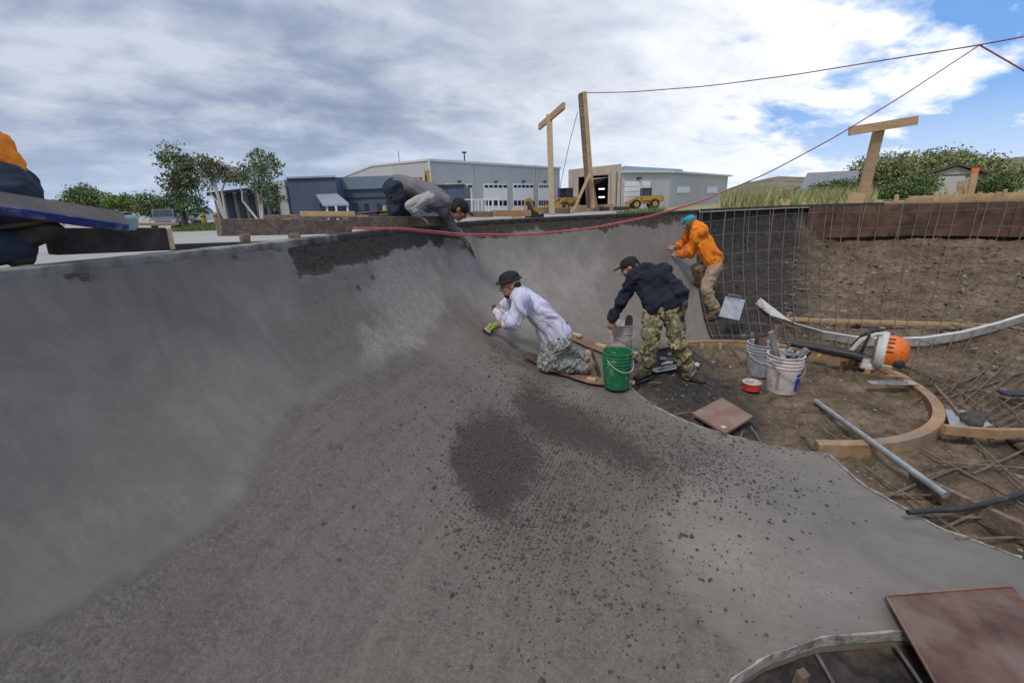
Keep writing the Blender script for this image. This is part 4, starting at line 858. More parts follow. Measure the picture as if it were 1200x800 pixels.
def camo(name, cs, sc):
    m = bpy.data.materials.new(name); m.use_nodes = True; t = m.node_tree; b = t.nodes['Principled BSDF']; b.inputs['Roughness'].default_value = .9; b.inputs['Specular IOR Level'].default_value = .2
    ob = N(t, 'ShaderNodeTexCoord').outputs['Object']; col = cs[0]
    for i, c in enumerate(cs[1:]):
        col = mixc(t, ramp(t, noise_(t, mapping(t, ob, (1, 1, .7), (i*3.7, i*1.9, i*5.1)), sc*(1+.35*i), 3, .6, .8), [(.52, 0), (.545, 1)]), col, c)
    col = mixc(t, ramp(t, noise_(t, ob, 5, 6, .65), [(.52, 0), (.72, .75)]), col, (.26, .245, .22))
    t.links.new(col, b.inputs['Base Color']); bp = N(t, 'ShaderNodeBump'); bp.inputs['Strength'].default_value = .3; bp.inputs['Distance'].default_value = .02
    t.links.new(noise_(t, ob, 26, 4), bp.inputs['Height']); t.links.new(bp.outputs[0], b.inputs['Normal']); MAT[name] = m
camo('camo_green', [(.30, .235, .125), (.17, .155, .07), (.42, .35, .22), (.085, .065, .038), (.10, .11, .05)], 11)
camo('camo_grey', [(.27, .28, .255), (.17, .18, .165), (.40, .41, .38), (.10, .105, .10)], 22)

def blob(name, el, m, parent, vox=.010, sm=5, wr=0, wf=9, fac=.5, wdir=None):
    mb = MB()
    for e in el:
        if e[0] == 'c':
            _, p, q, r0, r1 = e; p = np.asarray(p, float); q = np.asarray(q, float)
            mb.sphere(p, r0, 8); mb.sphere(q, r1, 8); mb.tube([p, q], [r0, r1], 16)
        elif e[0] == 'e': mb.sphere(e[1], e[2], 10, e[3] if len(e) > 3 else None)
        elif e[0] == 'b': mb.box(e[1], e[2], M=e[3])
    o = mb.build(name, m, parent, True)
    r = o.modifiers.new('r', 'REMESH'); r.mode = 'VOXEL'; r.voxel_size = vox
    s = o.modifiers.new('s', 'SMOOTH'); s.factor = fac; s.iterations = sm
    dg = bpy.context.evaluated_depsgraph_get(); me = bpy.data.meshes.new_from_object(o.evaluated_get(dg)); o.modifiers.clear(); old = o.data; o.data = me; bpy.data.meshes.remove(old)
    n = len(me.vertices)
    if wr:
        v = np.empty(n*3); me.vertices.foreach_get('co', v); v = v.reshape(-1, 3); nm = np.empty(n*3); me.vertices.foreach_get('normal', nm); nm = nm.reshape(-1, 3)
        dr = np.array(wdir if wdir is not None else (.8, .35, .45), float); dr /= np.linalg.norm(dr); v0 = v-v.min(0)
        q = v0*wf*1.2-np.outer(v0@dr, dr)*wf*1.2*.76; q = q+(fbm(v0*3.1+2, 2)-.5)[:, None]*1.9
        w = fbm(q+3.3, 3, .5)-.5; w2 = fbm(q*2.3+9.1, 2, .5)-.5; w = np.where(w > 0, w*1.35, w*.8)+.35*np.abs(w2)-.03; v = v+nm*(w*wr*1.55)[:, None]; me.vertices.foreach_set('co', v.ravel()); me.update()
    me.polygons.foreach_set('use_smooth', [True]*len(me.polygons)); me.materials.clear(); me.materials.append(MAT[m]); return o
def U(v): v = np.asarray(v, float); return v/np.linalg.norm(v)
def hand_el(w, d, pn, scale=1., curl=.5, thumb=1):
    """wrist w, pointing d, palm facing pn: palm, four fingers of their own lengths, thumb from the side of the palm"""
    d = U(d); pn = np.asarray(pn, float); pn = U(pn-d*(pn@d)); sd = np.cross(d, pn)*thumb; k = scale; E_ = []
    for o_ in (-.028, -.010, .010, .028): E_.append(('c', w+sd*o_*.7*k+d*.01*k, w+(sd*o_+d*.085)*k, .016*k, .0125*k))
    for o_, L in ((-.030, .062), (-.010, .078), (.010, .084), (.030, .074)):
        a = w+(sd*o_+d*.088)*k; c1, c2 = curl*.7, curl*1.7
        b = a+(d*math.cos(c1)+pn*math.sin(c1))*L*.5*k; c = b+(d*math.cos(c2)+pn*math.sin(c2))*L*.5*k; E_ += [('c', a, b, .0098*k, .0088*k), ('c', b, c, .0088*k, .0078*k)]
    a = w+(sd*.03+d*.025)*k; b = a+U(sd*.75+d*.65+pn*.25)*.045*k; c = b+U(sd*.15+d*.9+pn*.5)*.035*k
    return E_+[('c', a, b, .0135*k, .0112*k), ('c', b, c, .0112*k, .0088*k)]
def head_el(c, look, up, k=1.):
    f = U(look); u = U(np.asarray(up)-f*(np.asarray(up)@f)); s = np.cross(f, u); M = np.stack([s, f, u], 1); P = lambda x, y, z: np.asarray(c)+(s*x+f*y+u*z)*k
    e = [('e', P(0, -.012, .03), np.array((.076, .098, .09))*k, M), ('e', P(0, .025, -.035), np.array((.06, .065, .075))*k, M), ('e', P(0, .05, -.085), np.array((.034, .034, .028))*k, M),
         ('c', P(0, .085, .012), P(0, .108, -.025), .012*k, .015*k), ('e', P(0, .082, .035), np.array((.05, .016, .014))*k, M), ('e', P(0, .083, -.058), np.array((.026, .016, .014))*k, M),
         ('e', P(.04, .066, -.02), np.array((.02, .018, .02))*k, M), ('e', P(-.04, .066, -.02), np.array((.02, .018, .02))*k, M)]
    for x in (-.078, .078): e.append(('e', P(x, -.01, -.005), np.array((.011, .02, .034))*k, M))
    return e, P, M
def eyes(P, M, parent, k=1.):
    for x in (-.031, .031): MB().sphere(P(x, .079, .014), np.array((.013, .007, .006))*k, 5, M).build('eye', 'eye', parent, True)
def arm(S, El, Wr, r=(.055, .045, .032)): return [('c', S, El, r[0], r[1]), ('c', El, Wr, r[1]*.97, r[2])]
def boot(name, ank, toe, up, m, parent, sole=None, shaft=.13):
    f = U(np.asarray(toe)-ank); u = U(np.asarray(up)-f*(np.asarray(up)@f)); s = np.cross(f, u); M = np.stack([s, f, u], 1); P = lambda x, y, z: np.asarray(ank)+s*x+f*y+u*z
    o = blob(name, [('c', P(0, -.01, .0), P(0, -.01, shaft), .054, .056), ('e', P(0, -.03, -.045), (.042, .055, .05), M), ('c', P(0, 0, -.03), P(0, .12, -.052), .048, .042), ('e', P(0, .14, -.058), (.047, .062, .036), M)], m, parent, .009, 4, .006, 22)
    MB().box(P(0, .055, -.096), (.088, .285, .022), bev=.008, M=M).build('sole', 'sole', o, True) if o else None
    return o

def person(label, loc, group=None): return thing('person', label, 'person', loc)
L3 = lambda a, b, t: np.asarray(a)+(np.asarray(b)-np.asarray(a))*t
dist = lambda a, b: float(np.linalg.norm(np.asarray(a)-np.asarray(b)))

blob('mortar_heap', [('e', atz(1140+rng.normal(0, 6), 490+rng.normal(0, 3.5), -1.635), rng.uniform(.025, .05, 3)) for k in range(14)]+[('e', atz(1140, 491, -1.645), (.10, .06, .03))], 'crumb', HEAP, .008, 1)
# --- man in navy sweatshirt, bent over the buckets
def navy():
    aL, aR = aty(757, 437, 4.80), aty(807, 436, 4.72); aL[2] = max(aL[2], -1.62)
    kL, kR = aty(763, 402, 4.74), aty(794, 401, 4.70); hL, hR = aty(765, 369, 4.88), aty(788, 366, 4.84); pel = (hL+hR)/2+[0, 0, .06]
    sL, sR = aty(743, 327, 5.05), aty(778, 320, 4.92); nk = aty(754, 317, 5.08); hd = aty(738, 314, 5.18)
    eL, wL = aty(730, 353, 5.12), aty(717, 374, 5.16); eR, wR = aty(797, 343, 4.78), aty(801, 360, 4.74)
    t = person('man in navy sweatshirt and camouflage trousers bending towards the buckets', (pel[0], pel[1], -1.745))
    look = U(np.array([-.85, .25, -.45])); he, P, M = head_el(hd, look, (-.25, .1, 1))
    el = he+[('c', hd-look*.03+[0, 0, -.03], nk, .052, .05), ('c', L3(nk, pel, .2), pel, .075, .10)]+arm(sL, eL, wL)+arm(sR, eR, wR)+[('c', hL, kL, .075, .055), ('c', kL, aL, .052, .04), ('c', hR, kR, .075, .055), ('c', kR, aR, .052, .04)]
    el += hand_el(wL, (-.25, 0, -1), (.5, .8, 0), .95, .7)+hand_el(wR, (.0, .0, -1), (-1, .3, 0), .95, .5, -1)
    blob('body', el, 'skin', t, .0075, 3)
    ch = L3(nk, pel, .38); ax = U(sR-sL)
    sh = [('c', sL, sR, .078, .085), ('c', L3(sL, sR, .3), ch-ax*.07, .095, .115), ('c', L3(sL, sR, .7), ch+ax*.07, .095, .12), ('c', ch-ax*.06, pel+[-.02, 0, .05]-ax*.055, .12, .125), ('c', ch+ax*.06, pel+[0, 0, .05]+ax*.06, .125, .13), ('c', nk, nk+U(hd-nk)*.035, .075, .066), ('c', L3(nk, pel, .05), L3(nk, pel, .3), .10, .13), ('c', L3(sL, nk, .3), nk, .085, .072), ('c', L3(sR, nk, .3), nk, .085, .072)]
    sh += [('c', sL, eL, .075, .06), ('c', eL, L3(eL, wL, .92), .058, .045), ('c', sR, eR, .078, .062), ('c', eR, L3(eR, wR, .9), .06, .047)]
    blob('sweatshirt', sh, 'navy_shirt', t, .009, 4, .055, 9, wdir=(.9, .1, .55))
    tr = [('c', pel-ax*.07, pel+ax*.07, .125, .125), ('c', hL, kL, .115, .082), ('c', kL, aL+[0, 0, -.01], .084, .075), ('c', hR, kR, .115, .085), ('c', kR, aR+[0, 0, -.01], .085, .075), ('e', aL+[0, 0, .0], (.085, .085, .05)), ('e', aR+[0, 0, .0], (.085, .085, .05))]
    blob('trousers', tr, 'camo_green', t, .009, 3, .050, 11)
    for s_, hp in ((-1, kL), (1, kR)): pass
    boot('boot', aL+[0, 0, -.02], aL+[-.18, -.12, -.02], (0, 0, 1), 'dark_boot', t, shaft=.06); boot('boot', aR+[0, 0, -.02], aR+[.16, -.10, -.02], (0, 0, 1), 'dark_boot', t, shaft=.06)
    g = hand_el(wR, (.02, 0, -1), (-1, .3, 0), 1.25, .45, -1)+[('c', wR+[0, 0, .05], wR, .042, .04)]; blob('work_glove', g, 'glove', t, .008, 3, .004, 30)
    f = look; u = M[:, 2]
    blob('cap', [('e', P(0, -.012, .055), (.086, .106, .075), M), ('e', P(0, .10, .05), (.068, .085, .011), M), ('c', P(0, -.09, .03), P(0, -.095, -.03), .03, .03), ('c', P(.06, -.05, .02), P(.06, -.06, -.03), .03, .025), ('c', P(-.06, -.05, .02), P(-.06, -.06, -.03), .03, .025)], 'black_cloth', t, .008, 3, .004, 25)
    eyes(P, M, t); blob('beard', [('e', P(0, .045, -.09), (.052, .042, .035), M), ('e', P(.05, .02, -.055), (.018, .035, .04), M), ('e', P(-.05, .02, -.055), (.018, .035, .04), M)], 'hair_dark', t, .008, 3)
    return [('nvthigh', dist(hL, kL), dist(kL, aL), 'torso', dist(nk, pel), 'arm', dist(sL, eL), dist(eL, wL), dist(sR, eR))]
LOG = navy()

# --- man in white shirt kneeling on the board
def white():
    kN = onc(640, 437, .13); kF = onc(650, 424, .12); kF = kN+np.array([.10, .28, .02])
    aN = aty(684, 431, kN[1]+.08); aF = aty(681, 419, kN[1]+.34)
    hN = aty(657, 401, kN[1]+.02); hF = aty(652, 395, kN[1]+.24); pel = (hN+hF)/2+[-.0, 0, .05]
    sN = aty(611, 350, kN[1]-.12); sF = aty(603, 347, kN[1]+.27); nk = aty(606, 341, kN[1]+.06); hd = aty(598, 334, kN[1]+.03)
    hand = onc(573, 386); wN = aty(581, 382, hand[1]-.10); eN = aty(603, 376, kN[1]-.14)
    eF = aty(589, 371, kN[1]+.36); wF = aty(583, 361, kN[1]+.46)
    t = person('man in pale lilac white shirt and black bucket hat kneeling to trowel the wall', (pel[0], pel[1], kN[2]-.1))
    look = U(np.array([-.97, -.05, -.22])); he, P, M = head_el(hd, look, (-.2, 0, 1), 1.05)
    el = he+[('c', hd-look*.03+[0, 0, -.03], nk, .054, .052), ('c', L3(nk, pel, .2), pel, .075, .10)]+arm(sN, eN, wN)+arm(sF, eF, wF)+[('c', hN, kN, .08, .06), ('c', kN, aN, .055, .042), ('c', hF, kF, .08, .06), ('c', kF, aF, .055, .042)]
    d = U(hand-wN); el += hand_el(wN, d, (-.3, .5, -.8), 1.0, .8, 1)+hand_el(wF, U(onc(577, 356)-wF), (-.6, .6, -.5), .9, .5, -1)
    blob('body', el, 'skin', t, .0075, 3)
    ax = U(sF-sN); ch = L3(nk, pel, .42)
    sh = [('c', sN, sF, .085, .085), ('c', L3(sN, sF, .3), ch-ax*.05, .105, .125), ('c', L3(sN, sF, .7), ch+ax*.06, .105, .12), ('c', ch-ax*.05, pel-ax*.07+[.0, 0, .02], .128, .135), ('c', ch+ax*.06, pel+ax*.06+[.0, 0, .02], .125, .13),
          ('c', L3(ch, pel, .45)+[-.03, -.02, -.09], L3(pel, kN, .30)+[-.07, 0, .0], .09, .075), ('c', L3(ch, pel, .4)+[-.03, .1, -.09], L3(pel, kF, .2)+[-.07, .03, .0], .08, .07), ('c', nk, nk+U(hd-nk)*.035, .078, .068), ('c', L3(nk, pel, .05), L3(nk, pel, .3), .10, .13), ('c', L3(sN, nk, .3), nk, .09, .075), ('c', L3(sF, nk, .3), nk, .09, .075)]
    sh += [('c', sN, eN, .085, .075), ('c', eN, L3(eN, wN, .30), .078, .070), ('c', sF, eF, .08, .07), ('c', eF, L3(eF, wF, .5), .07, .055)]
    blob('shirt', sh, 'white_shirt', t, .009, 4, .060, 9, wdir=(.45, .1, -.85))
    c = L3(eN, wN, .32); dd = U(wN-eN); blob('rolled_cuff', [('c', c-dd*.03, c+dd*.015, .074, .072)], 'white_shirt', t, .009, 3, .008, 20)
    tr = [('c', pel-ax*.07, pel+ax*.07, .125, .125), ('c', hN, kN, .125, .10), ('c', kN+[.02, 0, .0], aN, .095, .07), ('c', hF, kF, .12, .095), ('c', kF, aF, .09, .066)]
    blob('trousers', tr, 'camo_grey', t, .009, 3, .048, 11)
    blob('belt', [('e', pel+U(ch-pel)*.045, (.17, .215, .024), np.stack([U(np.cross(ax, U(ch-pel))), U(np.cross(U(ch-pel), np.cross(ax, U(ch-pel)))), U(ch-pel)], 1))], 'belt', t, .012, 3)
    boot('boot', aN+[.055, -.01, -.01], aN+[.10, -.03, -.22], (-1, 0, -.15), 'boot', t, shaft=.08); boot('boot', aF+[.05, 0, .0], aF+[.12, -.02, -.2], (-1, 0, -.2), 'pale_boot', t, shaft=.08)
    blob('bucket_hat', [('e', P(0, -.005, .075), (.092, .112, .070), M), ('e', P(0, .0, .05), (.125, .143, .016), M), ('e', P(0, .02, .043), (.108, .13, .014), M)], 'black_cloth', t, .008, 2, .004, 20)
    eyes(P, M, t, 1.05); blob('beard', [('e', P(0, .055, -.095), (.042, .035, .03), M)], 'hair_dark', t, .008, 3)
    blob('hair', [('e', P(0, -.05, -.01), (.078, .06, .06), M)], 'hair_dark', t, .009, 3)
    g = hand_el(wN, d, (-.3, .5, -.8), 1.12, .8, 1)+[('c', wN-d*.03, wN, .042, .04)]; blob('lime_glove', g, 'lime', t, .007, 3)
    g = hand_el(wF, U(onc(577, 356)-wF), (-.6, .6, -.5), 1.1, .5, -1); blob('dark_glove', g, 'glove', t, .007, 3)
    # the float in his hand lies on the wall
    c = onc(570, 388); q = onc(578, 380); w = onc(575, 393); a1 = U(q-c); n1 = U(np.cross(a1, w-c)); n1 = n1 if n1@(CAM-c) > 0 else -n1; b1 = np.cross(n1, a1); M2 = np.stack([a1, b1, n1], 1)
    f = thing('hand_float', 'small black sponge float pressed on the wall by the green gloved hand', 'float', c)
    MB().box(onc(572, 387)+n1*.022, (.24, .10, .022), bev=.006, M=M2).build('pad', 'black_plastic', f); MB().box(onc(572, 387)+n1*.036, (.22, .085, .008), bev=.002, M=M2).build('plate', 'pale_wood', f)
    MB().beam(onc(569, 389)+n1*.06, onc(576, 383)+n1*.06, .028, .03).build('handle', 'lumber', f)
    return [('white thigh', dist(hN, kN), dist(kN, aN), 'torso', dist(nk, pel), 'arm', dist(sN, eN), dist(eN, wN), dist(wN, hand), dist(sF, eF), dist(eF, wF))]
LOG += white()

# --- man in orange shirt at the end of the pour
def orange():
    aN = aty(838, 363, 6.95); kN = aty(827, 339, 6.93); hN = aty(838, 312, 7.13); hF = aty(829, 310, 7.32); kF = aty(815, 315, 7.5); aF = aty(819, 330, 7.66)
    pel = (hN+hF)/2+[0, 0, .05]; sN = aty(822, 271, 7.12); sF = aty(811, 268, 7.48); nk = aty(815, 264, 7.30); hd = aty(808, 262, 7.36)
    eN = aty(808, 296, 7.34); wN = aty(795, 299, 7.78); eF = aty(799, 285, 7.68); wF = aty(791, 291, 7.86)
    t = person('long haired man in orange shirt and teal cap leaning on the end of the wall', (aN[0], aN[1], aN[2]-.1))
    look = U(np.array([-.6, .75, -.35])); he, P, M = head_el(hd, look, (-.15, .1, 1))
    el = he+[('c', hd-look*.03+[0, 0, -.03], nk, .052, .05), ('c', L3(nk, pel, .2), pel, .075, .10)]+arm(sN, eN, wN)+arm(sF, eF, wF)+[('c', hN, kN, .075, .055), ('c', kN, aN, .052, .04), ('c', hF, kF, .075, .055), ('c', kF, aF, .052, .04)]
    el += hand_el(wN, (-.55, .75, .1), (.3, .9, -.3), 1., .3)+hand_el(wF, (-.55, .75, .1), (.3, .9, -.3), 1., .3)
    blob('body', el, 'skin', t, .0075, 3)
    ax = U(sN-sF); ch = L3(nk, pel, .42)
    sh = [('c', sN, sF, .08, .08), ('c', nk, nk+U(hd-nk)*.03, .076, .066), ('c', L3(nk, pel, .05), L3(nk, pel, .3), .10, .13), ('c', L3(sN, nk, .3), nk, .088, .075), ('c', L3(sF, nk, .3), nk, .088, .075), ('c', L3(sF, sN, .3), ch-ax*.06, .10, .12), ('c', L3(sF, sN, .7), ch+ax*.06, .10, .125), ('c', ch-ax*.06, pel-ax*.06+[0, 0, .04], .125, .125), ('c', ch+ax*.06, pel+ax*.06+[0, 0, .04], .13, .135), ('c', sN, eN, .088, .078), ('c', eN, L3(eN, wN, .75), .078, .055), ('c', sF, eF, .08, .07), ('c', eF, L3(eF, wF, .8), .07, .05)]
    blob('shirt', sh, 'orange_shirt', t, .009, 4, .060, 9, wdir=(.6, .1, -.8))
    blob('trousers', [('c', pel-ax*.06, pel+ax*.06, .115, .115), ('c', hN, kN, .11, .085), ('c', kN, aN, .085, .075), ('c', hF, kF, .105, .08), ('c', kF, aF, .08, .068)], 'khaki', t, .010, 3, .042, 11)
    blob('belt', [('e', pel+U(ch-pel)*.05, (.145, .205, .022), np.stack([U(np.cross(ax, U(ch-pel))), U(np.cross(U(ch-pel), np.cross(ax, U(ch-pel)))), U(ch-pel)], 1))], 'belt', t, .012, 2)
    boot('boot', aN+[-.01, 0, -.01], aN+[-.2, -.06, -.06], (-.1, .1, 1), 'boot', t, shaft=.08); boot('boot', aF, aF+[-.14, .1, -.03], (0, 0, 1), 'boot', t, shaft=.06)
    blob('cap', [('e', P(0, -.012, .06), (.086, .106, .066), M), ('e', P(0, .11, .045), (.066, .075, .011), M)], 'teal_cap', t, .008, 3)
    hr = [('e', P(0, -.055, -.01), (.085, .07, .075), M)]
    for k in range(16):
        a = D(-200+k*13.5); r_ = .082; x, y = r_*math.cos(a), -.03+r_*math.sin(a)*.9; hr.append(('c', P(x, y, .0), P(x*1.1, y-.01, -.13+.02*math.sin(k*2.3)), .022, .016))
    blob('hair', hr, 'hair_brown', t, .009, 2, .01, 40); eyes(P, M, t)
    return [('orange thigh', dist(hN, kN), dist(kN, aN), 'torso', dist(nk, pel), 'arm', dist(sN, eN), dist(eN, wN))]
LOG += orange()

# --- man in grey shirt lying over the rim
def grey():
    pel = aty(464, 219, 5.40); hN = aty(463, 226, 5.30); hF = aty(468, 222, 5.60); kN = aty(468, 259, 5.36); kF = aty(484, 257, 5.75); aN = aty(438, 258, 5.6); aF = aty(452, 255, 5.95); aN[2] = aF[2] = .07
    nk = aty(521, 237, 5.42); hd = aty(538, 246, 5.42); sN = aty(503, 232, 5.22); sF = aty(518, 238, 5.62); mid = aty(492, 221, 5.42)
    eN = aty(482, 241, 5.08); wN = aty(489, 253, 5.14); hand = onc(551, 290); eF = aty(529, 266, 5.62); wF = L3(eF, hand, .68)+[0, -.03, .02]
    t = person('man in grey long sleeved shirt and jeans lying over the rim to trowel below', (pel[0], pel[1], 0))
    look = U(np.array([.75, .12, -.65])); he, P, M = head_el(hd, look, (.6, .1, .8))
    el = he+[('c', hd-look*.03+[-.03, 0, 0], nk, .052, .05), ('c', L3(nk, mid, .3), mid, .07, .085), ('c', mid, pel, .075, .085)]+arm(sN, eN, wN)+arm(sF, eF, wF)+[('c', hN, kN, .075, .055), ('c', kN, aN, .052, .04), ('c', hF, kF, .075, .055), ('c', kF, aF, .052, .04)]
    el += hand_el(wN, (.85, .1, -.5), (0, 0, -1), 1., .35, 1)+hand_el(wF, U(hand-wF), (-.4, .7, -.3), 1., .5, -1)
    blob('body', el, 'skin_tan', t, .0075, 3)
    ax = U(sF-sN)
    sh = [('c', sN, sF, .075, .075), ('c', L3(sN, sF, .3), mid-ax*.07, .092, .10), ('c', L3(sN, sF, .7), mid+ax*.07, .09, .10), ('c', mid-ax*.07, pel-ax*.07+[.03, 0, .01], .10, .105), ('c', mid+ax*.07, pel+ax*.07+[.03, 0, .01], .10, .11), ('c', mid+[0.06, 0, -.05], aty(502, 238, 5.4), .10, .085),
          ('c', nk, nk+U(hd-nk)*.05, .078, .066), ('c', nk, L3(nk, mid, .7), .095, .12), ('c', L3(sN, nk, .3), nk, .085, .075), ('c', L3(sF, nk, .3), nk, .085, .075), ('c', sF, eF, .075, .06), ('c', eF, L3(eF, wF, .55), .058, .05), ('c', L3(sN, sF, .45), aty(520, 247, 5.40), .085, .06)]
    blob('shirt', sh, 'grey_shirt', t, .009, 7, .038, 9, wdir=(.8, .1, -.4))
    blob('sleeve', [('c', sN, eN, .072, .058), ('c', eN, L3(eN, wN, .85), .056, .045)], 'pale_sleeve', t, .009, 3, .04, 11)
    blob('jeans', [('c', hN+[0, 0, .02], hF+[0, 0, .02], .125, .125), ('c', hN, kN, .12, .085), ('c', kN, aN, .08, .06), ('c', hF, kF, .12, .085), ('c', kF, aF, .08, .06)], 'jeans', t, .010, 3, .04, 10)
    boot('boot', aN, aN+[-.2, .05, -.01], (-.1, 0, -1), 'boot', t, shaft=.02); boot('boot', aF, aF+[-.2, .05, -.01], (-.1, 0, -1), 'boot', t, shaft=.02)
    blob('cap', [('e', P(0, -.012, .045), (.088, .108, .085), M), ('e', P(0, .11, .05), (.068, .075, .011), M), ('e', P(0, -.05, -.01), (.082, .065, .06), M)], 'black_cloth', t, .008, 3)
    eyes(P, M, t)
    c = L3(wF, hand, .92); f = thing('hand_trowel', 'small reddish trowel in the lowered hand of the grey shirt man', 'trowel', hand)
    d = U(np.array([.25, .1, -.8])); MB().beam(hand-d*.05+[.02, -.03, 0], hand+d*.14+[.02, -.03, 0], .05, .012).build('blade', 'pink_plastic', f); MB().tube([hand-d*.08+[.01, -.05, 0], hand+d*.06+[.02, -.055, 0]], .013, 8).build('handle', 'masonite', f, True)
    return [('grey thigh', dist(hN, kN), dist(kN, aN), 'torso', dist(nk, mid)+dist(mid, pel), 'arm', dist(sN, eN), dist(eN, wN), dist(sF, eF), dist(eF, hand))]
LOG += grey()

# --- man at the left edge, mostly outside the picture
def leftman():
    pel = aty(-2, 208, 2.35); hN = aty(0, 225, 2.25); hF = aty(5, 220, 2.5); kN = aty(-60, 292, 1.95); kF = aty(-55, 285, 2.3); aN = aty(22, 292, 2.1); aF = aty(20, 285, 2.4)
    nk = aty(-150, 110, 2.25); mid = aty(-62, 140, 2.3); hd = aty(-190, 120, 2.25); sN = aty(-130, 130, 2.05); sF = aty(-130, 115, 2.5); eN = aty(-120, 190, 1.95); wN = aty(-70, 225, 1.95); eF = aty(-125, 180, 2.4); wF = aty(-72, 222, 2.2)
    t = person('kneeling man in jeans and orange shirt, cut off by the left edge', (pel[0], pel[1], 0))
    look = U(np.array([-.6, -.1, -.7])); he, P, M = head_el(hd, look, (-.6, 0, .8))
    el = he+[('c', hd+[.02, 0, 0], nk, .052, .05), ('c', nk, mid, .08, .08), ('c', mid, pel, .08, .08)]+arm(sN, eN, wN)+arm(sF, eF, wF)+[('c', hN, kN, .08, .06), ('c', kN, aN, .055, .042), ('c', hF, kF, .08, .06), ('c', kF, aF, .055, .042)]
    el += hand_el(wN, (.6, 0, -.5), (0, .6, -.6), 1, .7)+hand_el(wF, (.6, 0, -.5), (0, -.6, -.6), 1, .7, -1)
    blob('body', el, 'skin', t, .008, 3)
    ax = U(sF-sN); blob('shirt', [('c', sN, sF, .08, .08), ('c', L3(sN, sF, .3), mid-ax*.05, .1, .12), ('c', L3(sN, sF, .7), mid+ax*.05, .1, .12), ('c', mid-ax*.05, L3(mid, pel, .72)-ax*.05, .125, .135), ('c', mid+ax*.05, L3(mid, pel, .72)+ax*.05, .125, .135), ('c', sN, eN, .08, .065), ('c', sF, eF, .08, .065)], 'orange_shirt', t, .01, 4, .05, 9)
    blob('jeans', [('c', hN+[0, 0, .0], hF+[0, 0, .0], .135, .135), ('c', hN, kN, .14, .10), ('c', kN, aN, .085, .072), ('c', hF, kF, .14, .10), ('c', kF, aF, .09, .07)], 'jeans', t, .009, 6, .034, 9, wdir=(.3, 1, .2))
    boot('boot', aN, aN+[.2, .05, .03], (.2, 0, -1), 'dark_boot', t, shaft=.03); boot('boot', aF, aF+[.2, .05, .03], (.2, 0, -1), 'dark_boot', t, shaft=.03)
    MB().sphere(hd-look*.02+U(np.array([-.6, 0, .8]))*.05, (.09, .105, .08), 8, M).build('hair', 'hair_dark', t, True)
    return []
leftman()
for l in LOG: print('LIMB', [x if isinstance(x, str) else round(x, 2) for x in l])

# ------------------------------------------------------------------ beyond the bowl: buildings
pmat('metal_wall', (.47, .465, .46), (.43, .425, .42), .25, .6, .04, stretch=(2, 2, .3)); pmat('metal_wall_side', (.50, .48, .44), (.46, .44, .405), .5, .6, .04)
pmat('tan_wall', (.46, .385, .30), (.39, .325, .255), .6, .65, .05); pmat('slate_wall', (.080, .098, .150), (.066, .082, .128), .7, .6, .05); pmat('teal_band', (.15, .20, .245), (.13, .175, .22), .7, .5, .05)
pmat('trim', (.62, .62, .62), (.55, .55, .55), 2, .5, .03); pmat('dark_trim', (.05, .05, .055)); pmat('door_white', (.78, .78, .79), (.72, .72, .73), 1, .5, .03); pmat('pane', (.03, .035, .045), (.02, .025, .03), 1, .12, 0, spec=.6)
pmat('canopy', (.42, .46, .52), (.36, .40, .46), 2, .35, .03, metal=.4); pmat('roof_slate', (.20, .20, .225), (.165, .165, .185), 1.2, .6, .1); pmat('interior', (.05, .045, .04)); pmat('house_wall', (.42, .40, .345), (.37, .35, .30), 1, .8, .05); pmat('house_roof', (.12, .10, .085), (.08, .07, .06), 2, .9, .2)
lm = bpy.data.materials.new('lamp'); lm.use_nodes = True; lm.node_tree.nodes['Principled BSDF'].inputs['Emission Color'].default_value = (1, .93, .8, 1); lm.node_tree.nodes['Principled BSDF'].inputs['Emission Strength'].default_value = 2; MAT['lamp'] = lm
GZ = -1.0
def pp(px, Y): return aty(px, 240, Y)[:2]
def onw(A, B, px, py):
    d = ray(px, py); n = np.array([-(B-A)[1], (B-A)[0]]); t = (n@(A-CAM[:2]))/(n@d[:2]); return CAM+d*t
def prism(plan, tops, m, name, parent, z0=GZ):
    n = len(plan); v = [(*p, z0) for p in plan]+[(*p, z) for p, z in zip(plan, tops)]
    return MB().add(v, [tuple(range(n-1, -1, -1)), tuple(range(n, 2*n))]+[(i, (i+1) % n, n+(i+1) % n, n+i) for i in range(n)]).build(name, m, parent)
def slab(A, B, x0, x1, yt, yb, d0, d1, m, name, parent, zb=None, zt=None):
    """a flat piece standing proud of the wall A-B, from depth d0 to d1 towards the camera"""
    a = onw(A, B, x0, (yt+yb)/2)[:2]; b = onw(A, B, x1, (yt+yb)/2)[:2]; xm = (x0+x1)/2
    z1 = onw(A, B, xm, yt)[2] if zt is None else zt; z0 = onw(A, B, xm, yb)[2] if zb is None else zb
    n = np.array([-(B-A)[1], (B-A)[0]]); n /= np.linalg.norm(n); n = n if n@(CAM[:2]-A) > 0 else -n
    P = [a+n*d0, b+n*d0, b+n*d1, a+n*d1]; v = [(*p, z0) for p in P]+[(*p, z1) for p in P]
    return MB().add(v, [(3, 2, 1, 0), (4, 5, 6, 7), (0, 1, 5, 4), (1, 2, 6, 5), (2, 3, 7, 6), (3, 0, 4, 7)]).build(name, m, parent)
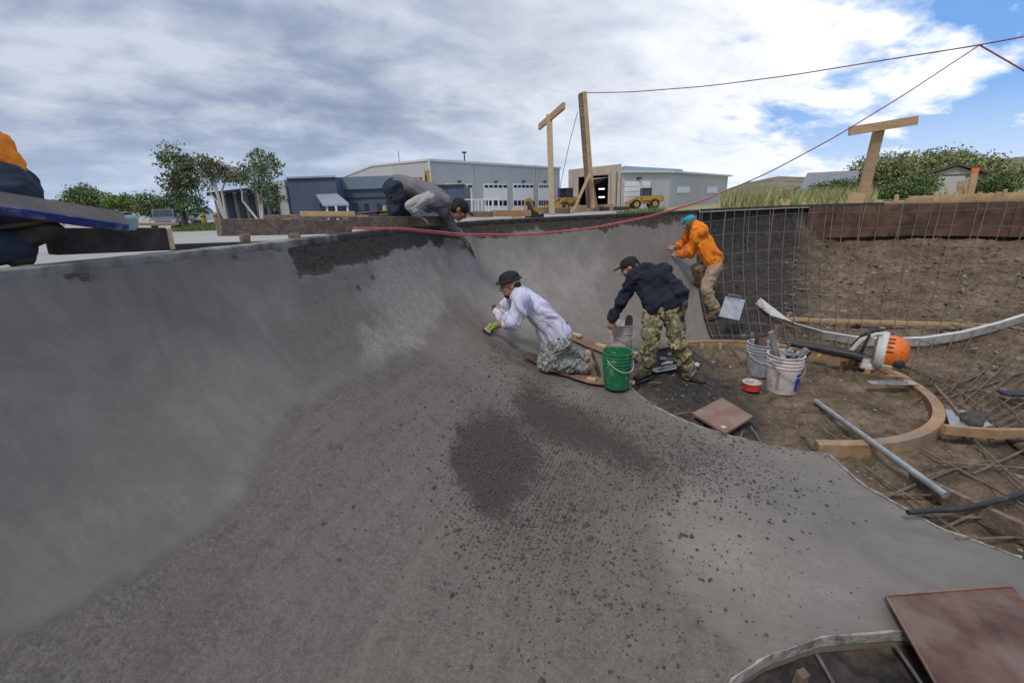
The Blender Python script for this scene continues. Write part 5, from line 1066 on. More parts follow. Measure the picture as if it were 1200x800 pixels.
# big grey warehouse with four doors
A, B, Cc = pp(506, 74), pp(656, 100), pp(404, 92); Dd = B+(Cc-A)
hA, hB, hC = aty(506, 187.5, 74)[2], aty(656, 197, 100)[2], aty(404, 208, 92)[2]; hm_ = aty(446, 193.5, 84)[2]; Mm = A+(Cc-A)*.58
t = thing('warehouse', 'large pale grey metal warehouse with white overhead doors', 'warehouse', (*A, GZ))
prism([A, B, Dd, Cc, Mm], [hA, hB, hC, hC, hm_], 'metal_wall', 'wall', t)
n_ = np.array([(B-A)[1], -(B-A)[0]]); n_ /= np.linalg.norm(n_)
MB().beam((*(A+n_*.15), hA), (*(B+n_*.15), hB), .35, .35).build('eave_trim', 'trim', t); MB().beam((*(A+n_*.1), hA+.02), (*Mm, hm_+.02), .3, .3).build('eave_trim', 'trim', t); MB().beam((*Mm, hm_), (*Cc, hC), .3, .25).build('eave_trim', 'trim', t)
MB().beam((*(A+n_*.12), GZ), (*(A+n_*.12), hA-.2), .3, .3).build('corner_trim', 'trim', t)
for x in (557, 628): slab(A, B, x-.35, x+.35, 192, 250, .02, .12, 'metal_wall_side', 'downpipe', t, GZ, onw(A, B, x, 193)[2])
for x0, x1 in ((522, 553), (566.5, 594), (601, 624.5), (630.5, 645)):
    slab(A, B, x0-.8, x1+.8, 214, 250, .02, .10, 'metal_wall_side', 'door_frame', t, GZ); d = slab(A, B, x0, x1, 215.5, 250, .04, .14, 'door_white', 'door', t, GZ)
    for yt, yb in ((217, 220), (235, 241)):
        nn = 5
        for k in range(nn):
            w = (x1-x0)/nn; slab(A, B, x0+k*w+w*.12, x0+(k+1)*w-w*.12, yt, yb, .14, .17, 'pane', 'window', d)
    slab(A, B, (x0+x1)/2-1.2, (x0+x1)/2+1.2, 212, 213.6, .02, .5, 'dark_trim', 'wall_lamp', t)
MB().tube([(*(A+(Cc-A)*.28), hm_-.2), (*(A+(Cc-A)*.28), hm_+1.6)], .05, 5).build('antenna', 'dark_trim', t)
q = A+(B-A)*.22; MB().tube([(*q, 7), (*q, 8.7)], .10, 6).tube([(*(q-[.3, .2]), 8.6), (*(q+[.3, .2]), 8.6)], .14, 6).build('roof_vent', 'dark_trim', t)

# low slate blue building
t = thing('office_building', 'low dark slate blue building with silver entrance canopy', 'building', (*pp(370, 52), GZ))
a, b = pp(341, 52), pp(397, 52); h1 = aty(341, 209, 52)[2]; prism([a, b, b+[0, 9], a+[0, 9]], [h1]*4, 'slate_wall', 'wall', t)
a2, b2 = pp(397.2, 54.5), pp(458, 54.5); h2 = aty(420, 207.5, 54.5)[2]; prism([a2, b2, b2+[0, 9], a2+[0, 9]], [h2]*4, 'slate_wall', 'wall', t)
slab(a2, b2, 397.5, 458, 207, 221.5, .02, .3, 'teal_band', 'fascia', t)
slab(a2, b2, 397.5, 458, 231, 232.2, .02, .14, 'dark_trim', 'wall_band', t)
MB().beam((*(a+[0, -.1]), h1+.05), (*(b+[0, -.1]), h1+.05), .3, .18).build('roof_edge', 'canopy', t)
a3, b3 = pp(458.3, 54), pp(545, 54); h3 = aty(520, 218, 54)[2]; prism([a3, b3, b3+[0, 9], a3+[0, 9]], [h3]*4, 'slate_wall', 'wall', t); slab(a3, b3, 460, 545, 217, 219, .02, .2, 'dark_trim', 'roof_edge', t)
for x in (416.5, 429.5, 444.5, 528, 538): 
    w = slab(a2 if x < 458 else a3, b2 if x < 458 else b3, x-2.6, x+2.6, 238.5, 247, .02, .08, 'dark_trim', 'window', t); slab(a2 if x < 458 else a3, b2 if x < 458 else b3, x-2.1, x-.2, 239, 246.6, .08, .11, 'pane', 'pane', w); slab(a2 if x < 458 else a3, b2 if x < 458 else b3, x+.2, x+2.1, 239, 246.6, .08, .11, 'pane', 'pane', w)
zc0, zc1 = aty(390, 227, 51.8)[2], aty(390, 239, 49)[2]
c0, c1 = pp(372, 51.9), pp(397, 51.9); c2, c3 = pp(409, 48.8), pp(378, 48.8)
cn = MB().add([(*c0, zc0), (*c1, zc0), (*c2, zc1), (*c3, zc1), (*c0, zc0-.15), (*c1, zc0-.15), (*c2, zc1-.2), (*c3, zc1-.2)], [(0, 1, 2, 3), (7, 6, 5, 4), (0, 4, 5, 1), (1, 5, 6, 2), (2, 6, 7, 3), (3, 7, 4, 0)]).build('canopy', 'canopy', t)
for p in (c2+[-.3, .3], c3+[.3, .3], (c2+c3)/2): MB().beam((*p, GZ), (*p, zc1-.2), .18, .18, (0, 1, 0)).build('canopy_post', 'trim', t)
slab(a, b, 376, 395, 238, 252, .02, .1, 'pane', 'entrance', t, GZ)
e, f = pp(325, 60), pp(341, 52.02); prism([e, f-[.3, 0], f+[-.3, 3], e+[0, 4]], [aty(325, 213, 60)[2], h1-.1, h1-.1, aty(325, 213, 60)[2]], 'metal_wall', 'side_wall', t)
g = pp(252, 56); e2 = pp(325, 59.5); hg, he_ = aty(256, 229, 56)[2], aty(325, 219, 59.5)[2]
prism([g, e2-[.1, 0], e2+[-.1, 5], g+[0, 5]], [hg, he_-.2, he_-.2, hg], 'metal_wall_side', 'wing_wall', t)
u = (e2-g)/np.linalg.norm(e2-g); nv = np.array([u[1], -u[0]])
MB().beam((*(g+nv*1.2-u*.6), hg+.1), (*(e2+nv*1.2), he_), 2.8, .3).build('wing_roof', 'dark_trim', t)
for k in np.linspace(.08, .92, 6): p = g+(e2-g)*k; MB().beam((*(p+nv*.3), GZ), (*(p+nv*.3), hg+(he_-hg)*k), .5, .5, (0, 1, 0)).build('wing_column', 'slate_wall', t)

# tan and grey workshop
t = thing('workshop', 'tan and grey metal workshop with an open bay and a white roller door', 'building', (*pp(727, 73), GZ))
A, B = pp(666, 82), pp(727, 73); hA, hB = aty(666, 199, 82)[2], aty(727, 192, 73)[2]
def bay(x0, x1, name, yb=None):
    a = onw(A, B, x0, 230)[:2]; b = onw(A, B, x1, 230)[:2]; f0 = (x0-666)/61; f1 = (x1-666)/61
    z0 = GZ if yb is None else onw(A, B, (x0+x1)/2, yb)[2]; back = np.array([.1, .3])
    prism([a, b, b+back, a+back], [hA+(hB-hA)*f0, hA+(hB-hA)*f1]*1+[hA+(hB-hA)*f1, hA+(hB-hA)*f0], 'tan_wall', name, t, z0)
for x0, x1 in ((666, 671.4), (671.6, 676.9), (715.1, 720.9), (721.1, 726.9)): bay(x0, x1, 'wall_panel')
for k in range(5): bay(677+k*7.6+.1, 677+(k+1)*7.6-.1, 'wall_panel', 205.5)
for x in (677.3, 714.8): slab(A, B, x-1.1, x+1.1, 204, 250, .02, .25, 'tan_wall', 'bay_frame', t, GZ)
slab(A, B, 676, 716, 204, 206, .03, .3, 'tan_wall', 'bay_frame', t)
ins = MB(); bk = (A-pp(850, 98)); ib = np.array([4, 14.]); z_ = aty(690, 204, 78)[2]
prism([A+ib+[2, 0], B+ib-[1, 0], B+ib+[-1, .3], A+ib+[2, .3]], [z_]*4, 'interior', 'back_wall', t); prism([A+[.6, .2], A+ib+[2, 0], A+ib+[2.3, 0], A+[.9, .2]], [z_]*4, 'interior', 'inner_wall', t); prism([B+[-.6, .6], B+ib-[1, 0], B+ib-[.7, 0], B+[-.3, .6]], [z_]*4, 'interior', 'inner_wall', t)
prism([A+[.3, .5], B+[-.3, .5], B+ib, A+ib], [z_+.2]*4, 'interior', 'ceiling', t, z_)
for x, y in ((705, 221.5), (705, 231)): c = aty(x, y, 84); MB().box(c, (1.0, .3, .2)).build('ceiling_lamp', 'lamp', t)
A2, B2, B3 = pp(727.2, 73), pp(784, 77), pp(850, 98); hq, hr_, hs = aty(727, 201.5, 73)[2], aty(784, 201.5, 77)[2], aty(850, 206.5, 98)[2]
prism([A2, B2, B3, B3+[-4, 12], A2+[3, 14]], [hq, hr_, hs, hs, hq], 'metal_wall', 'wall', t)
MB().beam((*(A2+[0, -.2]), hq), (*(B2+[0, -.2]), hr_), .5, .28).build('eave_trim', 'trim', t); MB().beam((*(B2+[.2, -.1]), hr_), (*(B3+[.5, -.3]), hs), .5, .28).build('eave_trim', 'trim', t)
slab(A2, B2, 730, 761.5, 211.5, 250, .02, .12, 'metal_wall_side', 'door_frame', t, GZ); dw = slab(A2, B2, 731, 760.5, 212.8, 250, .04, .16, 'door_white', 'roller_door', t, GZ)
for y in (218, 224, 230, 236): slab(A2, B2, 731, 760.5, y, y+.5, .16, .19, 'metal_wall_side', 'slat', dw)
for x0, x1 in ((793, 807.5), (828, 840)): w = slab(B2, B3, x0-.5, x1+.5, 218.5, 226.5, .02, .1, 'trim', 'window', t); slab(B2, B3, x0, x1, 219, 226, .1, .13, 'door_white', 'pane', w)
slab(A2, B2, 746, 749, 208, 210, .02, .6, 'dark_trim', 'wall_lamp', t)
r0, r1 = pp(730, 84), pp(797, 90); prism([r0, r1, r1+[0, 6], r0+[0, 6]], [aty(730, 194.5, 84)[2], aty(797, 198.5, 90)[2]]*1+[aty(797, 198.5, 90)[2], aty(730, 194.5, 84)[2]], 'canopy', 'clerestory', t, 3)
# barn with a slate roof, tan gabled house
t = thing('barn', 'low barn under a large plain slate grey roof', 'barn', (*pp(970, 58), GZ))
v = [aty(946, 202.5, 64), aty(1007, 199.5, 64), aty(1003, 219, 56), aty(935, 226.5, 56)]
MB().poly(v, (0, .25, .97), -.25).build('roof', 'roof_slate', t); MB().poly([v[1]+[-.1, 0, -.3], v[2]+[-.1, 0, -.3], (v[2][0]-.1, v[2][1], GZ), (v[1][0]-.1, v[1][1]+6, GZ), (v[2][0]+1, v[1][1]+8, v[2][2])], (-1, 0, 0), .2).build('gable_wall', 'interior', t)
prism([v[3][:2]+[.6, .6], v[2][:2]+[-.4, .6], v[2][:2]+[-.4, 1], v[3][:2]+[.6, 1]], [v[3][2]-.2, v[2][2]-.2, v[2][2]-.2, v[3][2]-.2], 'interior', 'wall', t)
t = thing('gabled_house', 'tan gabled shed with dark roof edge among the trees', 'house', (*pp(1122, 50), GZ))
pk, e0, e1 = aty(1123, 194, 50), aty(1083, 205.5, 50), aty(1160, 203.5, 50); g0, g1 = e0+[.4, .05, 0], e1+[-.9, .05, 0]; zl = GZ+.2
dv = U_([*(pp(1090, 50)), 0]); prof_ = [(g0[0], zl), (g1[0], zl), (g1[0], g1[2]), (pk[0], pk[2]-.1), (g0[0], g0[2])]
MB().poly([(x, 50, z) for x, z in prof_], dv, 8).build('wall', 'house_wall', t)
for p, q in ((pk, e0), (pk, e1)): MB().poly([p-dv*.5, q-dv*.5, q+dv*8.5, p+dv*8.5], (0, 0, 1), .22).build('roof', 'house_roof', t)
MB().box(((g0[0]+g1[0])/2, 49.93, g0[2]-.1), (g1[0]-g0[0], .1, .2)).build('gable_band', 'house_roof', t)
d0, d1 = aty(1100, 207, 49.9), aty(1131, 207, 49.9); MB().box(((d0[0]+d1[0])/2, 49.93, (d0[2]+zl)/2), (d1[0]-d0[0], .12, d0[2]-zl)).build('door', 'metal_wall_side', t)
MB().box((aty(1088, 216, 49.9)[0], 49.94, aty(1088, 216, 50)[2]), (.8, .1, 1.0)).build('window', 'pane', t)

# ------------------------------------------------------------------ vehicles and machines
pmat('machine_yellow', (.43, .27, .045), (.34, .21, .04), 3, .5, .05, dirt=(.3, .22, .12), dlo=.55, dhi=.8); pmat('tyre', (.025, .025, .026)); pmat('car_grey', (.13, .15, .19), (.11, .13, .165), 2, .3, 0, spec=.6); pmat('car_white', (.55, .56, .58), None, 2, .3, 0, spec=.6); pmat('car_red', (.25, .03, .03), None, 2, .3, 0); pmat('car_teal', (.30, .42, .46), None, 2, .35, 0); pmat('tail_red', (.5, .02, .02)); pmat('lamp_glass', (.6, .6, .58))
def wheel(parent, c, r, w):
    R = rmat((PI/2, 0, 0)); ty = MB().lathe([(r*.55, -w/2), (r*.9, -w/2), (r, -w*.35), (r, w*.35), (r*.9, w/2), (r*.55, w/2)], 18, c, R).build('tyre', 'tyre', parent, True, False)
    MB().lathe([(.01, -w*.42), (r*.56, -w*.45), (r*.56, w*.45), (.01, w*.42)], 14, c, R).build('rim', 'machine_yellow' if r > .5 else 'metal', ty, True, False)
def loader():
    t = thing('wheel_loader', 'yellow wheel loader facing left in front of the white roller door', 'wheel loader', (0, 0, 0), 0, 'yellow machines parked by the buildings')
    for x in (-1.5, 1.3):
        for y in (-.95, .95): wheel(t, (x, y, .7), .7, .5)
    MB().box((1.6, 0, 1.45), (2.0, 1.5, .95), bev=.12).build('engine_hood', 'machine_yellow', t, True, False); MB().box((2.62, 0, 1.4), (.08, 1.3, .8), bev=.02).build('radiator_grille', 'dark_trim', t, False, False)
    MB().box((-.1, 0, .95), (3.2, 1.0, .5), bev=.06).build('chassis', 'machine_yellow', t, False, False); MB().box((1.55, 0, .95), (1.4, 1.9, .12)).build('fender', 'machine_yellow', t, False, False)
    c = MB(); c.box((.15, 0, 1.5), (1.3, 1.4, .7), bev=.05); c.build('cab_base', 'machine_yellow', t, False, False); MB().box((.15, 0, 2.35), (1.15, 1.25, 1.0), bev=.06).build('cab_glass', 'pane', t, False, False)
    f = MB()
    for x in (-.48, .75):
        for y in (-.66, .66): f.box((x, y, 2.35), (.1, .1, 1.05))
    f.box((.15, 0, 2.92), (1.5, 1.5, .14), bev=.04); f.build('cab_frame', 'dark_trim', t, False, False)
    MB().tube([(1.1, .4, 1.9), (1.1, .4, 2.5)], .06, 8).build('exhaust', 'dark_trim', t, False, False)
    for y in (-.5, .5): MB().beam((-.6, y, 1.75), (-2.0, y, 1.2), .16, .3).beam((-2.0, y, 1.25), (-2.75, y, .55), .16, .28).build('lift_arm', 'machine_yellow', t, False, False)
    v = [(-2.7, z, x) for x, z in ()]; b = MB(); prof_ = [(-2.6, 1.05), (-2.55, .3), (-2.75, .12), (-3.6, .06), (-3.62, .1), (-2.8, .22), (-2.66, .4), (-2.7, 1.05)]
    n = len(prof_); b.add([(x, -1.25, z) for x, z in prof_]+[(x, 1.25, z) for x, z in prof_], [tuple(range(n)), tuple(range(2*n-1, n-1, -1))]+[(i, (i+1) % n, n+(i+1) % n, n+i) for i in range(n)])
    for y in (-1.25, 1.25): b.poly([(-2.6, y, 1.05), (-2.55, y, .3), (-2.75, y, .12), (-3.6, y, .06), (-3.2, y, .6)], (0, 1, 0), .04)
    b.build('bucket', 'machine_yellow', t, False, False); return t
W1 = loader(); p = pp(755, 72); W1.location = (*p, GZ)
dup(W1, (*pp(662, 60), GZ), .9, 'yellow wheel loader turned half away, between the slim post and the doubled post')
def excavator():
    t = thing('excavator', 'small yellow excavator with folded arm left of the slim post', 'excavator', (0, 0, 0), 0, 'yellow machines parked by the buildings')
    for y in (-.7, .7):
        tr = MB(); pr = [(-1.1, 0), (1.1, 0), (1.35, .25), (1.1, .5), (-1.1, .5), (-1.35, .25)]; n = 6
        tr.add([(x, y-.2, z) for x, z in pr]+[(x, y+.2, z) for x, z in pr], [tuple(range(n)), tuple(range(2*n-1, n-1, -1))]+[(i, (i+1) % n, n+(i+1) % n, n+i) for i in range(n)]).build('track', 'tyre', t, False, False)
    MB().box((0, 0, .55), (1.0, 1.0, .3)).build('turntable', 'dark_trim', t, False, False); MB().box((.6, 0, 1.05), (1.5, 1.6, .75), bev=.12).build('engine_body', 'machine_yellow', t, True, False)
    MB().box((-.35, .35, 1.55), (1.0, .8, 1.5), bev=.06).build('cab_glass', 'pane', t, False, False); MB().box((-.35, .35, 2.34), (1.1, .9, .1), bev=.03).build('cab_roof', 'machine_yellow', t, False, False)
    MB().beam((-.5, -.3, 1.1), (-1.5, -.3, 2.7), .2, .3).beam((-1.5, -.3, 2.7), (-2.6, -.3, 2.5), .2, .28).build('boom', 'machine_yellow', t, False, False); MB().beam((-2.6, -.3, 2.55), (-2.9, -.3, 1.1), .16, .2).build('stick', 'machine_yellow', t, False, False)
    MB().poly([(-2.8, -.6, 1.15), (-3.2, -.6, .9), (-3.1, -.6, .4), (-2.6, -.6, .3), (-2.6, -.6, .9)], (0, 1, 0), .6).build('bucket', 'dark_trim', t, False, False); return t
E1 = excavator(); E1.location = (*pp(626, 44), GZ); E1.rotation_euler = (0, 0, .9); E1.scale = (.62,)*3
dup(E1, (*pp(495, 69), GZ), PI/2+.25, 'larger yellow excavator, only its boom showing above the back of the grey shirt man', scale=2.2)
def car(m, label, tall=1.7, L=4.6, group='cars parked across the gravel lot'):
    t = thing('parked_car', label, 'car', (0, 0, 0), 0, group); w = .92; h = L/2
    pr = [(-h, .45), (-h, .95), (-h*.95, 1.05), (-h*.82, tall*.96), (-h*.7, tall), (h*.12, tall), (h*.42, 1.1), (h*.95, .98), (h, .8), (h, .42)]; n = len(pr)
    b = MB(); b.add([(x, -w*(1 if z < 1.06 else .82), z) for x, z in pr]+[(x, w*(1 if z < 1.06 else .82), z) for x, z in pr], [tuple(range(n)), tuple(range(2*n-1, n-1, -1))]+[(i, (i+1) % n, n+(i+1) % n, n+i) for i in range(n)]); b.build('body', m, t, False, False)
    for y in (-1, 1): MB().poly([(-h*.78, y*w*.91, 1.12), (-h*.7, y*w*.86, tall-.14), (h*.08, y*w*.86, tall-.14), (h*.3, y*w*.91, 1.12)], (0, y, 0), .015).build('window', 'pane', t, False, False)
    MB().poly([(h*.40, -w*.78, 1.14), (h*.40, w*.78, 1.14), (h*.15, w*.7, tall-.06), (h*.15, -w*.7, tall-.06)], (.5, 0, .5), .03).build('windscreen', 'pane', t, False, False); MB().poly([(-h*.93, -w*.78, 1.16), (-h*.93, w*.78, 1.16), (-h*.83, w*.7, tall-.16), (-h*.83, -w*.7, tall-.16)], (-.9, 0, .3), .03).build('rear_window', 'pane', t, False, False)
    for y in (-.7, .7): MB().box((h-.01, y, .78), (.06, .3, .16)).build('headlight', 'lamp_glass', t, False, False); MB().box((-h+.01, y, .92), (.06, .16, .2)).build('tail_light', 'tail_red', t, False, False)
    for x in (-h*.62, h*.62):
        for y in (-.82, .82): wheel(t, (x, y, .34), .34, .22)
    return t
c1 = car('car_grey', 'dark grey SUV parked beside the light coloured timber end at left', 1.75, 4.8); c1.location = (*pp(189, 41), GZ); c1.rotation_euler = (0, 0, -1.0)
c2 = car('car_grey', 'dark car in the row under the tall leafy tree, next to the SUV', 1.5, 4.5); c2.location = (*pp(216, 66), GZ); c2.rotation_euler = (0, 0, -.9)
c3 = car('car_teal', 'pale teal van behind the yellow bollards', 2.2, 5.2); c3.location = (*pp(240, 72), GZ); c3.rotation_euler = (0, 0, .2)
c4 = car('car_white', 'white car between the SUV and the pale teal van, farthest in the row', 1.45, 4.4); c4.location = (*pp(224, 78), GZ); c4.rotation_euler = (0, 0, -.7)
for x, lb in ((235, 'left yellow bollard in front of the pale teal van'), (250, 'right yellow bollard by the white trunked tree'), (277.5, 'yellow bollard beside the columns of the low wing'), (450.5, 'yellow bollard close behind the timber, left of the grey shirt man')):
    Y = 58 if x < 300 else 30; p = pp(x, Y); r_ = .3 if x < 300 else .16
    t = thing('bollard', lb, 'bollard', (*p, GZ), 0, 'yellow bollards'); MB().lathe([(r_, 0), (r_, 1.25), (r_*.8, 1.36), (.01, 1.4)], 12).build('post', 'machine_yellow', t, True, False); MB().lathe([(r_+.005, .9), (r_+.008, .92), (r_+.008, 1.02), (r_+.005, 1.04)], 12).build('band', 'dark_trim', t, True, False)
t = thing('crate', 'pale orange wooden crate among the machines at the far rim', 'crate', (*pp(605, 30), GZ)); MB().box((0, 0, .55), (.62, .6, .9)).build('box', 'lumber', t, False, False)
for z in (.2, .55, .9): MB().box((0, -.31, z), (.66, .03, .1)).build('slat', 'pale_wood', t, False, False)
t = thing('window_frames', 'stack of white window frames leaning in front of the warehouse', 'frames', (*pp(561, 52), GZ), -.2)
for k in range(3):
    f = MB(); y = k*.35; x0 = -1.6+k*1.1
    for a, b in (((x0, y, .1), (x0+1.5, y, .1)), ((x0, y+.2, 1.9), (x0+1.5, y+.2, 1.9)), ((x0, y, .1), (x0, y+.2, 1.9)), ((x0+1.5, y, .1), (x0+1.5, y+.2, 1.9)), ((x0+.75, y, .1), (x0+.75, y+.2, 1.9))): f.beam(a, b, .1, .1, (0, 1, 0))
    f.build('frame', 'trim', t, False, False)

# ------------------------------------------------------------------ hills, grass, trees
pmat('hill', (.27, .205, .13), (.15, .135, .07), .03, .95, .1, .2, dirt=(.075, .09, .045), dscale=.06, dlo=.47, dhi=.55, detail=10)
def hills():
    az = np.linspace(700, 2200, 160); V = []
    pys = np.interp(az, [700, 830, 870, 905, 945, 1000, 1080, 1150, 1200, 1300, 1600, 2200], [241, 229, 215, 207, 208, 202, 194, 187, 184, 180, 160, 60])
    for x, y in zip(az, pys):
        row = []; top = aty(x, y, 620)[2]
        for k, Y in enumerate((150, 230, 320, 420, 520, 620, 720, 900)):
            p = pp(x, Y); f = [0, .12, .35, .6, .85, 1, .9, .4][k]; row.append((*p, GZ-.3+(top-GZ)*f))
        V.append(row)
    V = np.array(V); n = fbm(V.reshape(-1, 3)*.012, 4).reshape(V.shape[:2])-.5; V[..., 2] += n*np.array([0, 1, 3, 4, 4, 2.0, 4, 2])
    ns, M = V.shape[:2]; f = [(i*M+j, (i+1)*M+j, (i+1)*M+j+1, i*M+j+1) for i in range(ns-1) for j in range(M-1)]
    struct(link(bpy.data.objects.new('hills', mkmesh('hills', V.reshape(-1, 3), f, 'hill', True))))
hills()
pmat('field', (.33, .29, .15), (.19, .20, .08), .5, .95, .2, 4)
def field():
    xs = np.linspace(760, 1500, 60); Ys = [11.5, 13, 15, 19, 25, 34, 48, 70, 110, 170]; V = []
    for x in xs:
        e = float(sstep(np.array(x), 770, 880)); V.append([(*pp(x, Y), -.97+e*.62*min(1, max(0, (Y-11)/3))*(1 if Y < 60 else .6)) for Y in Ys])
    V = np.array(V); V[..., 2] += (fbm(V.reshape(-1, 3)*.7, 3).reshape(V.shape[:2])-.5)*.12; M = len(Ys)
    struct(link(bpy.data.objects.new('grass_field', mkmesh('grass_field', V.reshape(-1, 3), [(i*M+j, (i+1)*M+j, (i+1)*M+j+1, i*M+j+1) for i in range(59) for j in range(M-1)], 'field', True))))
field()
pmat('grass', (.42, .38, .19), (.22, .25, .085), 1.2, .9, 0, island=.9); pmat('grass_green', (.16, .20, .06), (.10, .15, .04), 1.2, .9, 0, island=.9)
def grass(name, n, x0, x1, Y0, Y1, z, hmin, hmax, m, label, seed):
    r = np.random.default_rng(seed); px_ = r.uniform(x0, x1, n); Y = Y0*(Y1/Y0)**r.uniform(0, 1, n); d = np.array([pp(a, b) for a, b in zip(px_, Y)])
    cl = fbm(np.stack([d[:, 0], d[:, 1], d[:, 0]*0], 1)*.8, 3); h = r.uniform(hmin, hmax, n)*(.45+1.1*cl); w = .010+.0011*Y; a = r.uniform(0, 6.3, n); s = np.stack([np.cos(a), np.sin(a), 0*a], 1)*w[:, None]
    lean = r.normal(0, .16, (n, 2))*h[:, None]; B = np.concatenate([d, np.full((n, 1), z)], 1); Tm = B+np.concatenate([lean*.35, h[:, None]*.6], 1); Tp = B+np.concatenate([lean, h[:, None]], 1)
    v = np.stack([B-s, B+s, Tm+s*.8, Tm-s*.8, Tp], 1).reshape(-1, 3); k = np.arange(n)*5
    f = np.stack([k, k+1, k+2, k+3], 1).tolist()+np.stack([k+3, k+2, k+4], 1).tolist(); o = link(bpy.data.objects.new(name, mkmesh(name, v, f, m))); o['kind'] = 'stuff'; o['label'] = label
grass('tall_grass', 18000, 845, 1020, 12.5, 45, -.45, .30, .88, 'grass', 'tall dry yellow green grass behind the rim at right', 3)
grass('green_weeds', 3500, 725, 775, 13, 26, -.97, .45, .85, 'grass_green', 'low green weeds growing below the workshop', 4)
grass('verge_grass', 6000, 195, 262, 36, 60, -1.0, .15, .3, 'grass_green', 'strip of short grass along the parked cars', 5)

for nm, c1, c2 in (('leaf_dark', (.165, .225, .105), (.08, .122, .058)), ('leaf_mid', (.165, .235, .085), (.080, .125, .045)), ('leaf_light', (.18, .25, .06), (.10, .155, .035)), ('leaf_willow', (.29, .31, .135), (.145, .17, .07)), ('leaf_birch', (.17, .17, .075), (.09, .10, .04))): pmat(nm, c1, c2, .5, .75, 0, island=1.0, spec=.2)
pmat('bark', (.14, .11, .085), (.08, .062, .048), 8, .9, .4, stretch=(1, 1, .3)); pmat('white_bark', (.58, .55, .50), (.40, .37, .33), 5, .8, .2, stretch=(1, 1, 2), dirt=(.12, .11, .1), dlo=.62, dhi=.7)
def tree(name, label, base, blobs, leaf, bark, nleaf, size, trunk_r, forks, group, seed, cat='tree', clump=14):
    """blobs: crown lobes (centre, radii); forks: limb end points; leaf clumps are spread through the lobes with gaps between"""
    r = np.random.default_rng(seed); t = thing(name, label, cat, base, 0, group); base = np.array(base); tm = MB()
    if forks:
        for fk in forks:
            pts = [base]+[np.array(q) for q in fk]; fine = []
            for i in range(len(pts)-1):
                for u in np.linspace(0, 1, 4)[:-1]: fine.append(L3(pts[i], pts[i+1], u)+r.normal(0, trunk_r*.25, 3)*(1 if i+u else 0))
            fine.append(pts[-1]); tm.tube(fine, list(np.linspace(trunk_r, trunk_r*.22, len(fine))), 7)
    P = []; vol = [np.prod(b[1]) for b in blobs]; tot = sum(vol)
    for (c, rad), vv in zip(blobs, vol):
        k = max(5, int(nleaf*1.7/clump*vv/tot)); u = r.normal(size=(k, 3)); u /= np.linalg.norm(u, axis=1)[:, None]; rr = r.uniform(.25, 1.08, (k, 1))**.5
        cc = np.array(c)+u*rr*np.array(rad)*(.82+.36*fbm(u*1.7+seed, 2)[:, None]); P.append(cc)
        if forks and bark:
            for q in cc[r.choice(k, min(k, 9), replace=False)]: a = np.array(forks[r.integers(len(forks))][-1]); tm.tube([a, L3(a, q, .55)+r.normal(0, .12, 3), q], [trunk_r*.3, trunk_r*.18, trunk_r*.08], 5)
    cc = np.concatenate(P); n = len(cc)*clump; ctr = np.repeat(cc, clump, 0); sp = np.mean([np.mean(b[1]) for b in blobs])*.15+size*.4
    p = ctr+r.normal(0, 1, (n, 3))*sp*np.array([1, 1, .7]); a = r.normal(size=(n, 3)); a /= np.linalg.norm(a, axis=1)[:, None]; b = np.cross(a, r.normal(size=(n, 3))); b /= np.linalg.norm(b, axis=1)[:, None]; s = (size*.62*r.uniform(.5, 1.3, n))[:, None]
    v = np.stack([p-a*s, p+b*s*.5, p+a*s, p-b*s*.5], 1).reshape(-1, 3); f = (np.arange(n)[:, None]*4+np.arange(4)).tolist()
    if tm.v: tm.build('trunk', bark, t, True)
    link(bpy.data.objects.new('crown', mkmesh('crown', v-base, f, leaf)), t); return t
def tp(px, py, Y): return tuple(aty(px, py, Y))
def crown(px, py, rx, ry, Y): k = Y/530.; return (tp(px, py, Y), (rx*k, rx*k*.9, ry*k))
def gp(px, Y): return (*pp(px, Y), GZ)
G1, G2 = 'trees across the gravel lot', 'trees and bushes behind the right rim'
tree('broadleaf_tree', 'tall full dark green tree above the parked cars', gp(212, 48), [crown(204, 193, 17, 20, 48), crown(222, 205, 14, 18, 48), crown(206, 222, 14, 18, 48), crown(218, 240, 20, 13, 48), crown(200, 243, 10, 10, 48), crown(228, 188, 10, 10, 48)], 'leaf_dark', 'bark', 2500, .27, .28, [[tp(211, 230, 48), tp(206, 200, 48)], [tp(213, 225, 48), tp(222, 205, 48)]], G1, 11)
tree('birch_tree', 'sparse tree with several bare white trunks', gp(262, 47), [crown(250, 200, 13, 12, 47), crown(268, 205, 10, 9, 47), crown(240, 192, 8, 9, 47), crown(280, 208, 10, 7, 47), crown(245, 215, 6, 5, 47)], 'leaf_birch', 'white_bark', 1300, .24, .13, [[tp(254, 236, 47), tp(238, 214, 47), tp(233, 200, 47)], [tp(250, 215, 47), tp(243, 186, 47)], [tp(259, 225, 47), tp(268, 202, 47), tp(280, 196, 47)], [tp(256, 230, 47), tp(250, 205, 47), tp(262, 190, 47)]], G1, 12, clump=8)
tree('broadleaf_tree', 'dark green tree on twin white trunks before the low columned wing', gp(303, 46), [crown(308, 189, 15, 14, 46), crown(300, 205, 18, 11, 46), crown(318, 200, 12, 8, 46), crown(290, 215, 9, 8, 46), crown(314, 222, 16, 9, 46), crown(322, 236, 12, 9, 46), crown(285, 197, 7, 6, 46)], 'leaf_dark', 'white_bark', 1500, .24, .13, [[tp(301, 225, 46), tp(303, 200, 46)], [tp(306, 225, 46), tp(309, 195, 46)], [tp(284, 235, 46), tp(281, 210, 46)]], G1, 13)
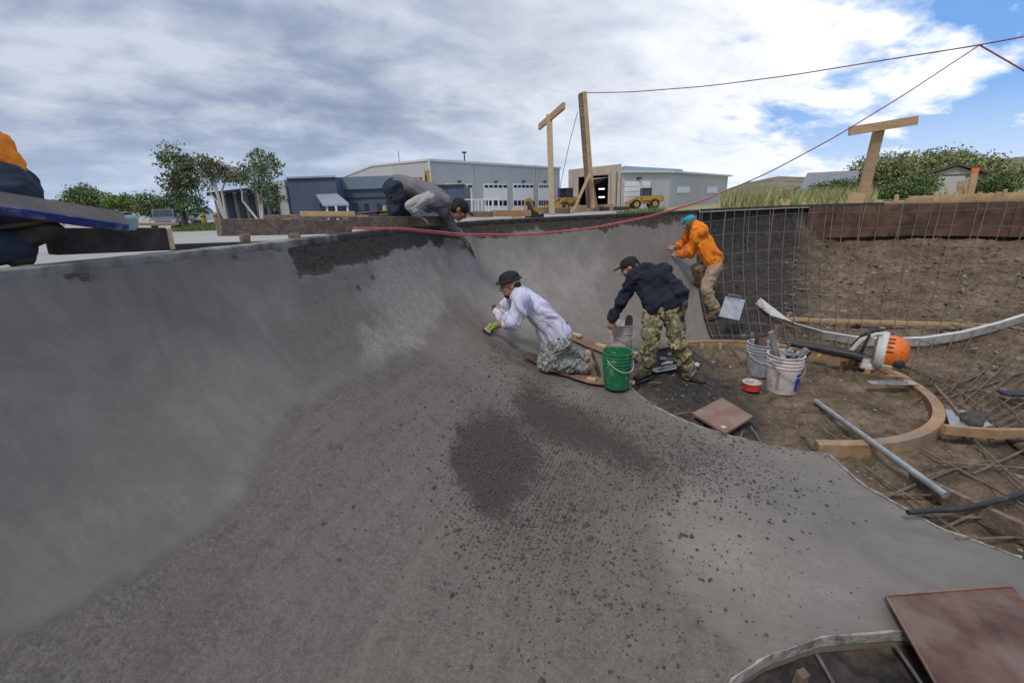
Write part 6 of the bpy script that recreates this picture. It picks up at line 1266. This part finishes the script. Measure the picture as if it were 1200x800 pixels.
tree('broadleaf_tree', 'grey green tree mass farthest left above the blue plank', gp(98, 85), [crown(98, 233, 17, 14, 85), crown(112, 236, 14, 11, 85), crown(84, 238, 12, 9, 85)], 'leaf_mid', 'bark', 2400, .4, .3, [[tp(98, 240, 85)]], G1, 14)
tree('broadleaf_tree', 'small pale green tree right of the grey green tree mass', gp(140, 80), [crown(140, 239, 15, 11, 80), crown(150, 243, 9, 8, 80)], 'leaf_light', 'bark', 1500, .36, .25, [[tp(140, 246, 80)]], G1, 15)
tree('broadleaf_tree', 'rounded dull green tree between the pale green tree and the tall dark one', gp(176, 78), [crown(172, 240, 15, 13, 78), crown(188, 244, 11, 11, 78)], 'leaf_mid', 'bark', 1700, .36, .25, [[tp(175, 246, 78)]], G1, 16)
tree('shrub', 'low dark bushes at the far left, lower than the other trees', gp(68, 90), [crown(68, 243, 11, 6, 90)], 'leaf_mid', 'bark', 700, .4, .1, [[tp(68, 248, 90)]], G1, 17, 'bush')
tree('willow_tree', 'big rounded willow right behind the leaning T post', gp(1030, 66), [crown(1028, 203, 28, 18, 66), crown(1008, 214, 18, 12, 66), crown(1050, 200, 20, 19, 66)], 'leaf_willow', 'bark', 4200, .34, .4, [[tp(1030, 212, 66)]], G2, 21)
tree('willow_tree', 'highest willow crown left of the gabled shed', gp(1085, 72), [crown(1083, 198, 28, 20, 72), crown(1105, 195, 22, 17, 72), crown(1066, 208, 18, 14, 72)], 'leaf_willow', 'bark', 4200, .36, .4, [[tp(1085, 208, 72)]], G2, 22)
tree('willow_tree', 'grey green willow rising behind the gabled shed roof', gp(1145, 80), [crown(1140, 196, 24, 16, 80), crown(1162, 204, 22, 14, 80), crown(1120, 192, 16, 14, 80)], 'leaf_willow', 'bark', 3000, .4, .4, [[tp(1145, 210, 80)]], G2, 23)
tree('willow_tree', 'yellowish willow at the right edge, lower than the others', gp(1180, 60), [crown(1175, 210, 18, 14, 60), crown(1150, 214, 14, 12, 62)], 'leaf_willow', 'bark', 2000, .32, .3, [[tp(1178, 218, 60)]], G2, 24)
tree('shrub', 'dark green bush in front of the slate barn roof', gp(977, 38), [crown(972, 226, 22, 12, 38), crown(990, 224, 15, 13, 38), crown(957, 230, 10, 9, 38)], 'leaf_mid', 'bark', 3000, .17, .12, [[tp(975, 230, 38)]], G2, 25, 'bush')
tree('shrub', 'dark green bush just right of the leaning T post', gp(1066, 40), [crown(1060, 224, 22, 13, 40), crown(1080, 220, 16, 15, 40), crown(1042, 228, 10, 9, 40)], 'leaf_mid', 'bark', 3000, .18, .12, [[tp(1062, 228, 40)]], G2, 26, 'bush')
tree('shrub', 'dark green bush right of the gabled shed', gp(1166, 46), [crown(1166, 217, 20, 12, 46), crown(1150, 222, 10, 9, 46)], 'leaf_mid', 'bark', 2200, .2, .12, [[tp(1165, 222, 46)]], G2, 27, 'bush')
